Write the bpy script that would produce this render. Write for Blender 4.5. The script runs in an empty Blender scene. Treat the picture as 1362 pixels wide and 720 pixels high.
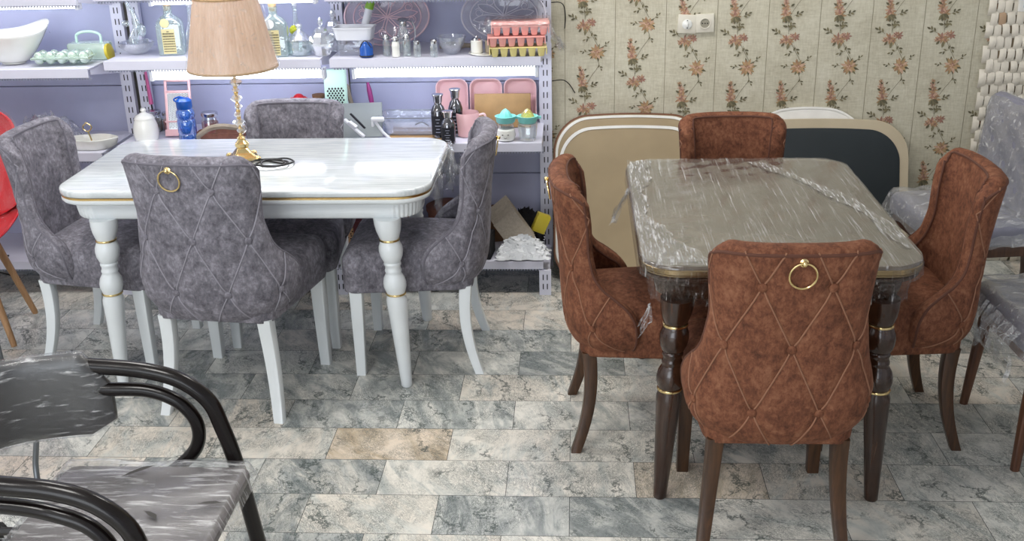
import bpy, math, random
import numpy as np
from mathutils import Vector, Matrix
random.seed(7)
PI = math.pi
SC = bpy.context.scene
COL = SC.collection
R = math.radians

# ------------------------------------------------------------------ materials
MATS = {}
def new_mat(name):
    m = bpy.data.materials.new(name); m.use_nodes = True
    nt = m.node_tree
    for n in list(nt.nodes): nt.nodes.remove(n)
    out = nt.nodes.new('ShaderNodeOutputMaterial')
    MATS[name] = m
    return m, nt, out
def N(nt, typ, **kw):
    n = nt.nodes.new(typ)
    for k, v in kw.items():
        if k.startswith('i_'):
            key = k[2:].replace('_', ' ')
            n.inputs[key].default_value = v
        else: setattr(n, k, v)
    return n
def L(nt, a, b): nt.links.new(a, b)
def c4(c): return (c[0], c[1], c[2], 1.0)
def srgb(r, g, b):
    f = lambda v: ((v/255+0.055)/1.055)**2.4 if v/255 > 0.04045 else v/255/12.92
    return (f(r), f(g), f(b))
def ramp(nt, fac, stops):
    r = N(nt, 'ShaderNodeValToRGB')
    e = r.color_ramp.elements
    while len(e) < len(stops): e.new(0.5)
    for el, (p, c) in zip(e, stops):
        el.position = p; el.color = c4(c) if len(c) == 3 else c
    L(nt, fac, r.inputs[0])
    return r.outputs[0]
def noise(nt, scale, detail=3, rough=0.55, vec=None, dist=0.0, coord='Object', stretch=None, rot=None):
    if vec is None:
        tc = N(nt, 'ShaderNodeTexCoord'); vec = tc.outputs[coord]
    if stretch or rot:
        mp = N(nt, 'ShaderNodeMapping')
        if stretch: mp.inputs['Scale'].default_value = stretch
        if rot: mp.inputs['Rotation'].default_value = rot
        L(nt, vec, mp.inputs['Vector']); vec = mp.outputs[0]
    n = N(nt, 'ShaderNodeTexNoise')
    n.inputs['Scale'].default_value = scale; n.inputs['Detail'].default_value = detail
    n.inputs['Roughness'].default_value = rough; n.inputs['Distortion'].default_value = dist
    L(nt, vec, n.inputs['Vector'])
    return n.outputs[0]
def mixc(nt, f, a, b, mode='MIX'):
    m = N(nt, 'ShaderNodeMix', data_type='RGBA', blend_type=mode)
    for s, v in ((0, f), (6, a), (7, b)):
        if hasattr(v, 'is_linked') or hasattr(v, 'links'): L(nt, v, m.inputs[s])
        elif isinstance(v, (int, float)): m.inputs[s].default_value = v
        else: m.inputs[s].default_value = c4(v)
    return m.outputs[2]
def math_(nt, op, a, b=None, clamp=False):
    m = N(nt, 'ShaderNodeMath', operation=op, use_clamp=clamp)
    for i, v in enumerate((a, b)):
        if v is None: continue
        if isinstance(v, (int, float)): m.inputs[i].default_value = v
        else: L(nt, v, m.inputs[i])
    return m.outputs[0]
def bump(nt, h, strength=0.2, dist=0.002):
    b = N(nt, 'ShaderNodeBump'); b.inputs['Strength'].default_value = strength
    b.inputs['Distance'].default_value = dist
    L(nt, h, b.inputs['Height']); return b.outputs[0]
def bsdf(nt, out, color, rough=0.5, metal=0.0, spec=0.5, sheen=0.0, coat=0.0, normal=None, sub=0):
    b = N(nt, 'ShaderNodeBsdfPrincipled')
    if isinstance(color, tuple): b.inputs['Base Color'].default_value = c4(color)
    else: L(nt, color, b.inputs['Base Color'])
    if isinstance(rough, (int, float)): b.inputs['Roughness'].default_value = rough
    else: L(nt, rough, b.inputs['Roughness'])
    b.inputs['Metallic'].default_value = metal
    b.inputs['Specular IOR Level'].default_value = spec
    b.inputs['Sheen Weight'].default_value = sheen
    b.inputs['Coat Weight'].default_value = coat
    b.inputs['Coat Roughness'].default_value = 0.08
    if normal is not None: L(nt, normal, b.inputs['Normal'])
    if out is not None: L(nt, b.outputs[0], out.inputs[0])
    return b
def plain(name, color, rough=0.5, metal=0.0, spec=0.5, coat=0.0, var=0.06, vscale=9.0, bumpy=0.0):
    """plain surface with a faint procedural variation"""
    m, nt, out = new_mat(name)
    n = noise(nt, vscale, 3)
    lo = tuple(max(0, c*(1-var)) for c in color); hi = tuple(min(1, c*(1+var)) for c in color)
    col = ramp(nt, n, [(0.3, lo), (0.7, hi)])
    nm = bump(nt, noise(nt, 60, 3), bumpy, 0.002) if bumpy else None
    bsdf(nt, out, col, rough, metal, spec, coat=coat, normal=nm)
    return m
def suede(name, dark, mid, light, sheen=0.25, worn=None):
    m, nt, out = new_mat(name)
    tc = N(nt, 'ShaderNodeTexCoord')
    a = noise(nt, 16, 5, 0.7, tc.outputs['Object'], 0.5)
    b = noise(nt, 75, 5, 0.72, tc.outputs['Object'], 0.35, stretch=(1, 1, .7))
    f = math_(nt, 'ADD', math_(nt, 'MULTIPLY', a, 0.5), math_(nt, 'MULTIPLY', b, 0.5))
    col = ramp(nt, f, [(0.37, dark), (0.5, mid), (0.65, light)])
    fine = noise(nt, 300, 3, 0.6, tc.outputs['Object'])
    nm = bump(nt, math_(nt, 'ADD', math_(nt, 'MULTIPLY', b, 0.6), math_(nt, 'MULTIPLY', fine, 0.35)), 0.35, 0.002)
    s = bsdf(nt, out, col, 0.82, 0, 0.25, sheen=sheen, normal=nm)
    s.inputs['Sheen Roughness'].default_value = 0.5
    s.inputs['Sheen Tint'].default_value = c4(light)
    return m
def glass(name, tint=(0.9, 0.95, 0.95), gloss=0.18, diff=(0.8, 0.85, 0.88), dmix=0.08, rough=0.03):
    """thin clear glass / plastic: see-through tint, a reflecting face, a trace of haze"""
    m, nt, out = new_mat(name)
    t = N(nt, 'ShaderNodeBsdfTransparent'); t.inputs[0].default_value = c4(tint)
    g = N(nt, 'ShaderNodeBsdfGlossy'); g.inputs['Roughness'].default_value = rough
    g.inputs[0].default_value = (1, 1, 1, 1)
    d = N(nt, 'ShaderNodeBsdfDiffuse'); d.inputs[0].default_value = c4(diff)
    fr = N(nt, 'ShaderNodeLayerWeight'); fr.inputs[0].default_value = 0.35
    f = math_(nt, 'ADD', math_(nt, 'MULTIPLY', fr.outputs['Facing'], 0.55), gloss, True)
    nz = noise(nt, 25, 2)
    L(nt, bump(nt, nz, 0.3, 0.004), g.inputs['Normal'])
    m1 = N(nt, 'ShaderNodeMixShader'); m1.inputs[0].default_value = dmix
    L(nt, t.outputs[0], m1.inputs[1]); L(nt, d.outputs[0], m1.inputs[2])
    m2 = N(nt, 'ShaderNodeMixShader'); L(nt, f, m2.inputs[0])
    L(nt, m1.outputs[0], m2.inputs[1]); L(nt, g.outputs[0], m2.inputs[2])
    L(nt, m2.outputs[0], out.inputs[0])
    return m
def film(name, base=0.05, streak=0.5, stretch=(26, 1.6, 1), rot=(0, 0, 0), lo=0.55, hi=0.75, rough=0.18, tint=(0.96, 0.97, 0.98), bumpd=0.006, white=0.82, gl=0.10, bs=0.6, crk=0.5):
    """stretch film: mostly clear, white where it is creased or layered"""
    m, nt, out = new_mat(name)
    tc = N(nt, 'ShaderNodeTexCoord')
    s1 = noise(nt, 3.0, 5, 0.65, tc.outputs['Object'], 0.3, stretch=stretch, rot=rot)
    s2 = noise(nt, 4.0, 3, 0.6, tc.outputs['Object'], 0.5)
    vor = N(nt, 'ShaderNodeTexVoronoi', feature='DISTANCE_TO_EDGE'); vor.inputs['Scale'].default_value = 9
    mp = N(nt, 'ShaderNodeMapping'); mp.inputs['Scale'].default_value = tuple(0.25*s if s > 3 else s for s in stretch)
    mp.inputs['Rotation'].default_value = rot
    wob = mixc(nt, 0.12, tc.outputs['Object'], N_noisecol(nt, 5, tc.outputs['Object']))
    L(nt, wob, mp.inputs['Vector']); L(nt, mp.outputs[0], vor.inputs['Vector'])
    crease = ramp(nt, vor.outputs[0], [(0.0, (1, 1, 1)), (0.035, (0, 0, 0))])
    st = ramp(nt, s1, [(lo, (0, 0, 0)), (hi, (1, 1, 1))])
    area = ramp(nt, s2, [(0.42, (0, 0, 0)), (0.62, (1, 1, 1))])
    fac = math_(nt, 'MULTIPLY', st, streak)
    fac = math_(nt, 'ADD', fac, math_(nt, 'MULTIPLY', crease, math_(nt, 'MULTIPLY', area, crk)))
    fac = math_(nt, 'ADD', fac, base, True)
    t = N(nt, 'ShaderNodeBsdfTransparent'); t.inputs[0].default_value = c4(tint)
    g = N(nt, 'ShaderNodeBsdfGlossy'); g.inputs['Roughness'].default_value = rough
    d = N(nt, 'ShaderNodeBsdfDiffuse'); d.inputs[0].default_value = (white, white, white, 1)
    nm = bump(nt, math_(nt, 'ADD', s1, math_(nt, 'MULTIPLY', s2, 0.5)), bs, bumpd)
    L(nt, nm, g.inputs['Normal']); L(nt, nm, d.inputs['Normal'])
    fr = N(nt, 'ShaderNodeLayerWeight'); fr.inputs[0].default_value = 0.3
    m1 = N(nt, 'ShaderNodeMixShader'); L(nt, fac, m1.inputs[0])
    L(nt, t.outputs[0], m1.inputs[1]); L(nt, d.outputs[0], m1.inputs[2])
    m2 = N(nt, 'ShaderNodeMixShader')
    L(nt, math_(nt, 'ADD', math_(nt, 'MULTIPLY', fr.outputs['Facing'], 0.3), gl, True), m2.inputs[0])
    L(nt, m1.outputs[0], m2.inputs[1]); L(nt, g.outputs[0], m2.inputs[2])
    L(nt, m2.outputs[0], out.inputs[0])
    return m
def N_noisecol(nt, scale, vec):
    n = N(nt, 'ShaderNodeTexNoise'); n.inputs['Scale'].default_value = scale
    L(nt, vec, n.inputs['Vector']); return n.outputs['Color']
def emit(name, color, strength):
    m, nt, out = new_mat(name)
    e = N(nt, 'ShaderNodeEmission'); e.inputs[0].default_value = c4(color); e.inputs[1].default_value = strength
    L(nt, e.outputs[0], out.inputs[0]); return m
def wood(name, dark, light, scale=1.0, rough=0.35, stretch=(14, 14, 1.2), coat=0.3):
    m, nt, out = new_mat(name)
    n = noise(nt, 4*scale, 5, 0.6, None, 0.8, stretch=stretch)
    col = ramp(nt, n, [(0.3, dark), (0.7, light)])
    bsdf(nt, out, col, rough, coat=coat, normal=bump(nt, n, 0.08, 0.001))
    return m

# ------------------------------------------------------------------ meshes
class MB:
    """collects shapes, links them as one mesh object"""
    def __init__(s): s.v = []; s.f = []; s.m = []; s.col = None
    def add(s, vs, fs, mi=0, M=None):
        b = len(s.v)
        if M is not None: vs = [M @ Vector(p) for p in vs]
        s.v.extend([tuple(p) for p in vs]); s.f.extend([tuple(i+b for i in f) for f in fs]); s.m.extend([mi]*len(fs))
        return s
    def box(s, x0, x1, y0, y1, z0, z1, mi=0, M=None, bev=0.0):
        if bev <= 0:
            vs = [(x0,y0,z0),(x1,y0,z0),(x1,y1,z0),(x0,y1,z0),(x0,y0,z1),(x1,y0,z1),(x1,y1,z1),(x0,y1,z1)]
            fs = [(0,3,2,1),(4,5,6,7),(0,1,5,4),(1,2,6,5),(2,3,7,6),(3,0,4,7)]
            return s.add(vs, fs, mi, M)
        b = min(bev, (x1-x0)/2.01, (y1-y0)/2.01, (z1-z0)/2.01)
        rings = []
        for z, i in ((z0, b), (z0+b*0.3, b*0.3), (z0+b, 0), (z1-b, 0), (z1-b*0.3, b*0.3), (z1, b)):
            rings.append([(p[0], p[1], z) for p in rrect(x0+i, x1-i, y0+i, y1-i, max(b-i, 0.0004)+0.0, 3)])
        return s.loft(rings, mi, M)
    def loft(s, rings, mi=0, M=None, cap0=True, cap1=True, closed=True):
        n = len(rings[0]); vs = [p for r in rings for p in r]; fs = []
        for k in range(len(rings)-1):
            for i in range(n if closed else n-1):
                j = (i+1) % n
                fs.append((k*n+i, k*n+j, (k+1)*n+j, (k+1)*n+i))
        if cap0: fs.append(tuple(range(n-1, -1, -1)))
        if cap1: fs.append(tuple(range((len(rings)-1)*n, len(rings)*n)))
        return s.add(vs, fs, mi, M)
    def lathe(s, prof, n=24, mi=0, M=None, cap=True, wob=None):
        rings = []
        for r, z in prof:
            rings.append([((r*(wob(2*PI*i/n) if wob else 1))*math.cos(2*PI*i/n), (r*(wob(2*PI*i/n) if wob else 1))*math.sin(2*PI*i/n), z) for i in range(n)])
        return s.loft(rings, mi, M, cap, cap)
    def tube(s, pts, r, n=8, mi=0, M=None, closed=False, cap=True):
        pts = [Vector(p) for p in pts]; K = len(pts)
        rs = r if isinstance(r, (list, tuple)) else [r]*K
        up = None; rings = []
        for k in range(K):
            if closed: t = pts[(k+1) % K]-pts[(k-1) % K]
            else: t = pts[min(k+1, K-1)]-pts[max(k-1, 0)]
            if t.length < 1e-9: t = Vector((0, 0, 1))
            t.normalize()
            if up is None:
                up = Vector((0, 0, 1)) if abs(t.z) < 0.9 else Vector((1, 0, 0))
            a = t.cross(up)
            if a.length < 1e-6: a = t.orthogonal()
            a.normalize(); b = a.cross(t).normalized(); up = b
            rings.append([tuple(pts[k]+(a*math.cos(2*PI*i/n)+b*math.sin(2*PI*i/n))*rs[k]) for i in range(n)])
        if closed: rings.append(rings[0])
        return s.loft(rings, mi, M, cap and not closed, cap and not closed)
    def sphere(s, c, r, nu=12, nv=8, mi=0, M=None):
        rx, ry, rz = r if isinstance(r, (tuple, list)) else (r, r, r)
        rings = []
        for k in range(nv+1):
            a = -PI/2+PI*k/nv; q = max(math.cos(a), 0.02)
            rings.append([(c[0]+rx*q*math.cos(2*PI*i/nu), c[1]+ry*q*math.sin(2*PI*i/nu), c[2]+rz*math.sin(a)) for i in range(nu)])
        return s.loft(rings, mi, M)
    def grid(s, fn, nu, nv, mi=0, M=None):
        vs = [fn(i/nu, j/nv) for j in range(nv+1) for i in range(nu+1)]
        fs = [(j*(nu+1)+i, j*(nu+1)+i+1, (j+1)*(nu+1)+i+1, (j+1)*(nu+1)+i) for j in range(nv) for i in range(nu)]
        return s.add(vs, fs, mi, M)
    def sweep_rect(s, path, sizes, mi=0, M=None, b=0.12):
        """square leg: sections kept horizontal; sizes = (sx, sy) per point"""
        rings = []
        for (x, y, z), (sx, sy) in zip(path, sizes):
            r = min(sx, sy)*b
            rings.append([(p[0], p[1], z) for p in rrect(x-sx/2, x+sx/2, y-sy/2, y+sy/2, r, 2)])
        return s.loft(rings, mi, M)
    def build(s, name, mats, parent=None, smooth=True, loc=None, rz=None, bevel=0, angle=40):
        me = bpy.data.meshes.new(name); me.from_pydata(s.v, [], s.f)
        if not isinstance(mats, (list, tuple)): mats = [mats]
        for m in mats: me.materials.append(MATS[m] if isinstance(m, str) else m)
        if len(mats) > 1: me.polygons.foreach_set('material_index', s.m)
        me.update()
        o = bpy.data.objects.new(name, me); COL.objects.link(o)
        if smooth:
            me.polygons.foreach_set('use_smooth', [True]*len(me.polygons))
            me.set_sharp_from_angle(angle=R(angle))
        if parent is not None: o.parent = parent
        if loc is not None: o.location = loc
        if rz is not None: o.rotation_euler.z = rz
        if bevel:
            bm = o.modifiers.new('bevel', 'BEVEL'); bm.width = bevel; bm.segments = 2; bm.limit_method = 'ANGLE'
        return o
def rrect(x0, x1, y0, y1, r, n=6):
    """counter-clockwise rounded rectangle outline"""
    r = min(r, (x1-x0)/2-1e-5, (y1-y0)/2-1e-5)
    out = []
    for cx, cy, a0 in ((x1-r, y0+r, -90), (x1-r, y1-r, 0), (x0+r, y1-r, 90), (x0+r, y0+r, 180)):
        for k in range(n+1):
            a = R(a0+90*k/n); out.append((cx+r*math.cos(a), cy+r*math.sin(a)))
    return out
def catmull(pts, k=6, closed=False):
    pts = [Vector(p) for p in pts]; n = len(pts); out = []
    rng = n if closed else n-1
    for i in range(rng):
        p0 = pts[(i-1) % n] if closed or i > 0 else pts[0]*2-pts[1]
        p1 = pts[i % n]; p2 = pts[(i+1) % n]
        p3 = pts[(i+2) % n] if closed or i+2 < n else pts[-1]*2-pts[-2]
        for j in range(k):
            t = j/k
            out.append(0.5*((2*p1)+(-p0+p2)*t+(2*p0-5*p1+4*p2-p3)*t*t+(-p0+3*p1-3*p2+p3)*t*t*t))
    if not closed: out.append(pts[-1])
    return out
def T(x=0, y=0, z=0, rx=0, ry=0, rz=0, s=1):
    return Matrix.Translation((x, y, z)) @ Matrix.Rotation(rz, 4, 'Z') @ Matrix.Rotation(ry, 4, 'Y') @ Matrix.Rotation(rx, 4, 'X') @ Matrix.Scale(s, 4)

# ------------------------------------------------------------------ things
def tag(o, label=None, cat=None, group=None, kind=None):
    if label: o['label'] = label
    if cat: o['category'] = cat
    if group: o['group'] = group
    if kind: o['kind'] = kind
    return o
def thing(name, label, cat, loc=(0, 0, 0), rz=0.0, group=None):
    o = bpy.data.objects.new(name, None); COL.objects.link(o)
    o.location = loc; o.rotation_euler = (0, 0, rz); o.empty_display_size = 0.05
    return tag(o, label, cat, group)
def struct(o): o['kind'] = 'structure'; return o
def copy_tree(o, parent=None):
    kids = [c for c in bpy.data.objects if c.parent == o]
    c = o.copy(); COL.objects.link(c)
    if parent is not None: c.parent = parent
    for k in kids: copy_tree(k, c)
    return c
def place(proto, first, loc, rz, label, sc=(1, 1, 1), group=None):
    o = proto if first else copy_tree(proto)
    o.location = loc; o.rotation_euler = (0, 0, rz); o.scale = sc
    o['label'] = label
    if group: o['group'] = group
    return o

# ------------------------------------------------------------------ palette
suede('grey_suede', srgb(82, 80, 87), srgb(117, 114, 122), srgb(160, 157, 166))
suede('brown_suede', srgb(76, 46, 33), srgb(112, 69, 49), srgb(142, 98, 73), 0.15)
plain('grey_cord', srgb(150, 147, 156), 0.8)
plain('grey_pipe', srgb(108, 105, 114), 0.8)
plain('brown_pipe', srgb(88, 52, 37), 0.8)
plain('brown_cord', srgb(140, 98, 74), 0.8)
plain('white_paint', srgb(226, 231, 233), 0.28, coat=0.3, var=0.02)
wood('dark_wood', srgb(30, 16, 10), srgb(62, 36, 20), rough=0.25, coat=0.4)
wood('brown_wood', srgb(42, 26, 15), srgb(82, 53, 30), rough=0.35, coat=0.1)
wood('beech', srgb(150, 112, 78), srgb(186, 146, 106), rough=0.5, coat=0.0)
plain('gold', (0.72, 0.50, 0.20), 0.25, 1.0)
plain('brass', (0.80, 0.62, 0.30), 0.18, 1.0)
plain('chrome', (0.62, 0.63, 0.65), 0.16, 1.0)
plain('steel_grey', srgb(120, 124, 128), 0.35, 0.8)
plain('black_lacquer', srgb(18, 13, 12), 0.22, spec=0.35, coat=0.0, var=0.2, bumpy=0.12)
plain('shelf_paint', srgb(212, 212, 226), 0.45, var=0.02)
plain('rack_panel', srgb(180, 183, 210), 0.55, var=0.03)
plain('slot_dark', srgb(24, 24, 34), 0.8)
plain('white_ceramic', srgb(232, 232, 226), 0.2, coat=0.4, var=0.03)
plain('white_plastic', srgb(228, 230, 236), 0.4, var=0.02)
plain('cream_plastic', srgb(222, 216, 200), 0.35, var=0.02)
plain('mint_plastic', srgb(196, 228, 214), 0.35, var=0.03)
plain('pink_plastic', srgb(228, 182, 184), 0.35, var=0.04)
plain('coral_plastic', srgb(236, 168, 160), 0.4, var=0.05)
plain('yellow_plastic', srgb(230, 216, 146), 0.4, var=0.05)
plain('teal_plastic', srgb(130, 212, 206), 0.35, var=0.04)
plain('red_plastic', srgb(205, 34, 44), 0.3, var=0.05)
plain('purple_silicone', srgb(150, 50, 120), 0.5)
plain('green_plastic', srgb(140, 190, 60), 0.4)
plain('blue_plastic', srgb(28, 84, 170), 0.25, var=0.1)
plain('lime_flower', srgb(190, 192, 50), 0.6)
plain('cork', srgb(176, 146, 110), 0.9, var=0.2, vscale=60)
plain('label_paper', srgb(224, 212, 160), 0.8, var=0.04)
plain('ink', srgb(52, 46, 40), 0.8)
plain('tag_white', srgb(240, 240, 236), 0.7)
plain('card_brown', srgb(128, 94, 66), 0.9, var=0.12)
plain('basket_brown', srgb(118, 76, 62), 0.8, var=0.25, vscale=40, bumpy=0.3)
plain('burgundy', srgb(96, 40, 44), 0.7, var=0.2)
plain('black_cloth', srgb(24, 22, 26), 0.85)
plain('wood_board', srgb(176, 140, 92), 0.6, var=0.12, vscale=14)
plain('driftwood', srgb(150, 138, 122), 0.8, var=0.2, vscale=20, bumpy=0.4)
plain('black_wire', srgb(24, 22, 22), 0.5)
plain('white_rim', srgb(236, 234, 228), 0.5)
plain('grey_leather', srgb(128, 128, 142), 0.5, var=0.12, vscale=8, bumpy=0.1)
plain('dark_leather', srgb(44, 42, 42), 0.4, var=0.15, bumpy=0.1)
plain('metal_black', srgb(26, 24, 24), 0.4)
plain('grey_slicer', srgb(140, 146, 146), 0.5)
plain('fruit_jam', srgb(150, 50, 44), 0.5, var=0.5, vscale=60)
plain('spice_fill', srgb(120, 110, 92), 0.6, var=0.4, vscale=90)
glass('clear_glass', gloss=0.16)
glass('green_glass', (0.74, 0.84, 0.80), 0.12, (0.62, 0.72, 0.70), 0.25)
glass('smoke_glass', (0.90, 0.92, 0.95), 0.06, (0.60, 0.63, 0.70), 0.12)
glass('blue_glass', (0.12, 0.34, 0.85), 0.10, (0.05, 0.22, 0.62), 0.35)
glass('pink_glass', (0.985, 0.955, 0.965), 0.03, (0.90, 0.78, 0.82), 0.16)
glass('lilac_glass', (0.98, 0.98, 0.99), 0.04, (0.86, 0.86, 0.92), 0.14)
glass('mint_glass', (0.84, 0.94, 0.86), 0.12, (0.76, 0.90, 0.78), 0.45)
glass('crystal', (0.92, 0.94, 0.95), 0.35, (0.85, 0.85, 0.85), 0.10)
glass('yellow_glass', (0.95, 0.86, 0.35), 0.10, (0.9, 0.78, 0.25), 0.3)
plain('film_grey', srgb(186, 190, 200), 0.3)
film('wrap_film', base=0.13, streak=0.5, stretch=(14, 4, 14), lo=0.52, hi=0.72, gl=0.10, crk=0.35)
film('wrap_clear', base=0.01, streak=0.35, stretch=(16, 6, 16), lo=0.58, hi=0.75, gl=0.05, crk=0.05)
film('table_film', base=0.03, streak=0.5, stretch=(60, 1.6, 1), rot=(0, 0, R(-16)), lo=0.55, hi=0.72, gl=0.10, crk=0.12, bs=0.15, rough=0.07)
film('table_film_white', base=0.04, streak=0.6, stretch=(50, 5, 30), rot=(0, 0, R(-4)), lo=0.48, hi=0.66, gl=0.06, crk=0.15)
film('apron_film', base=0.0, streak=0.40, stretch=(40, 40, 4), lo=0.58, hi=0.70, gl=0.0, crk=0.10, tint=(1, 1, 1))
emit('led_tube', (0.90, 0.94, 1.0), 13.0)
emit('ceiling_led', (1.0, 0.98, 0.95), 6.0)

# ================================================================== the room
XL, XR, YB, YF, ZC = -3.3, 2.75, 4.85, -2.4, 2.9
# marble floor tiles, 20 x 40 cm, laid half-bond; each tile its own stone
def floor_mat():
    m, nt, out = new_mat('marble_tiles')
    at = N(nt, 'ShaderNodeAttribute', attribute_name='tile')
    sep = N(nt, 'ShaderNodeSeparateColor'); L(nt, at.outputs['Color'], sep.inputs[0])
    tone, warm, seed = sep.outputs[0], sep.outputs[1], sep.outputs[2]
    tc = N(nt, 'ShaderNodeTexCoord')
    off = N(nt, 'ShaderNodeCombineXYZ')
    L(nt, math_(nt, 'MULTIPLY', seed, 37.0), off.inputs[0]); L(nt, math_(nt, 'MULTIPLY', seed, 91.0), off.inputs[1])
    L(nt, math_(nt, 'MULTIPLY', seed, 13.0), off.inputs[2])
    rot = N(nt, 'ShaderNodeVectorRotate', rotation_type='Z_AXIS')
    L(nt, tc.outputs['Object'], rot.inputs['Vector']); L(nt, math_(nt, 'ADD', math_(nt, 'MULTIPLY', seed, 1.3), -0.95), rot.inputs['Angle'])
    va = N(nt, 'ShaderNodeVectorMath', operation='ADD'); L(nt, rot.outputs[0], va.inputs[0]); L(nt, off.outputs[0], va.inputs[1])
    v = va.outputs[0]
    big = noise(nt, 4.5, 6, 0.62, v, 1.2, stretch=(2.2, 0.8, 1))
    med = noise(nt, 14, 6, 0.7, v, 1.8, stretch=(2.4, 0.7, 1))
    fine = noise(nt, 55, 5, 0.72, v, 2.0, stretch=(1.6, 0.9, 1))
    # slate share of each tile: tone plus cloudy noise
    sl = math_(nt, 'ADD', math_(nt, 'MULTIPLY', math_(nt, 'ADD', big, -0.5), 3.0), math_(nt, 'ADD', math_(nt, 'MULTIPLY', tone, 1.45), -0.50))
    sl = math_(nt, 'ADD', sl, math_(nt, 'MULTIPLY', math_(nt, 'ADD', med, -0.5), 1.0), True)
    light = mixc(nt, warm, srgb(228, 228, 221), srgb(226, 211, 192))
    light = mixc(nt, ramp(nt, big, [(0.45, (0, 0, 0)), (0.65, (0.7, 0.7, 0.7))]), light, srgb(196, 202, 198))
    rust = ramp(nt, math_(nt, 'MULTIPLY', warm, big), [(0.40, (0, 0, 0)), (0.62, (0.65, 0.65, 0.65))])
    light = mixc(nt, rust, light, srgb(184, 152, 104))
    slate = mixc(nt, med, srgb(92, 99, 100), srgb(176, 181, 179))
    col = mixc(nt, sl, light, slate)
    # thin ridged veins
    ridge = math_(nt, 'ABSOLUTE', math_(nt, 'ADD', med, -0.5))
    vein = ramp(nt, ridge, [(0.0, (1, 1, 1)), (0.022, (0, 0, 0))])
    zone = ramp(nt, noise(nt, 5, 3, 0.5, v), [(0.42, (0, 0, 0)), (0.6, (1, 1, 1))])
    col = mixc(nt, math_(nt, 'MULTIPLY', math_(nt, 'MULTIPLY', vein, zone), 0.75), col, srgb(92, 98, 96))
    speck = ramp(nt, fine, [(0.60, (0, 0, 0)), (0.68, (1, 1, 1))])
    zone2 = ramp(nt, noise(nt, 7, 3, 0.5, v, 0.8), [(0.46, (0, 0, 0)), (0.6, (1, 1, 1))])
    col = mixc(nt, math_(nt, 'MULTIPLY', math_(nt, 'MULTIPLY', speck, zone2), 0.85), col, srgb(88, 96, 100))
    fr_ = math_(nt, 'ABSOLUTE', math_(nt, 'ADD', noise(nt, 30, 8, 0.78, v, 2.6, stretch=(2.2, 0.8, 1)), -0.5))
    crack = ramp(nt, fr_, [(0.0, (1, 1, 1)), (0.05, (0, 0, 0))])
    zone3 = ramp(nt, noise(nt, 6, 4, 0.6, v, 1.0), [(0.40, (0, 0, 0)), (0.56, (1, 1, 1))])
    col = mixc(nt, math_(nt, 'MULTIPLY', math_(nt, 'MULTIPLY', crack, zone3), 0.9), col, srgb(78, 88, 88))
    pale = ramp(nt, fine, [(0.30, (1, 1, 1)), (0.42, (0, 0, 0))])
    col = mixc(nt, math_(nt, 'MULTIPLY', pale, 0.4), col, srgb(214, 216, 210))
    wave = N(nt, 'ShaderNodeTexWave', wave_type='BANDS', bands_direction='X'); wave.inputs['Scale'].default_value = 3.2
    wave.inputs['Distortion'].default_value = 11; wave.inputs['Detail'].default_value = 6; wave.inputs['Detail Scale'].default_value = 2.2; wave.inputs['Detail Roughness'].default_value = .72
    L(nt, v, wave.inputs['Vector'])
    lines = ramp(nt, wave.outputs['Fac'], [(0.0, (1, 1, 1)), (0.10, (0, 0, 0))])
    zone4 = ramp(nt, noise(nt, 5, 3, 0.5, va.outputs[0], 0.4), [(0.44, (0, 0, 0)), (0.58, (1, 1, 1))])
    col = mixc(nt, math_(nt, 'MULTIPLY', math_(nt, 'MULTIPLY', lines, zone4), 0.8), col, srgb(70, 80, 78))
    wv = ramp(nt, math_(nt, 'ABSOLUTE', math_(nt, 'ADD', big, -0.47)), [(0.0, (1, 1, 1)), (0.012, (0, 0, 0))])
    col = mixc(nt, math_(nt, 'MULTIPLY', wv, math_(nt, 'MULTIPLY', sl, 0.6)), col, srgb(215, 216, 214))
    rg = math_(nt, 'ADD', math_(nt, 'MULTIPLY', fine, 0.15), 0.16)
    bsdf(nt, out, col, rg, 0, 0.45, normal=bump(nt, fine, 0.06, 0.001))
floor_mat()
plain('grout', srgb(70, 72, 70), 0.9)
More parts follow.
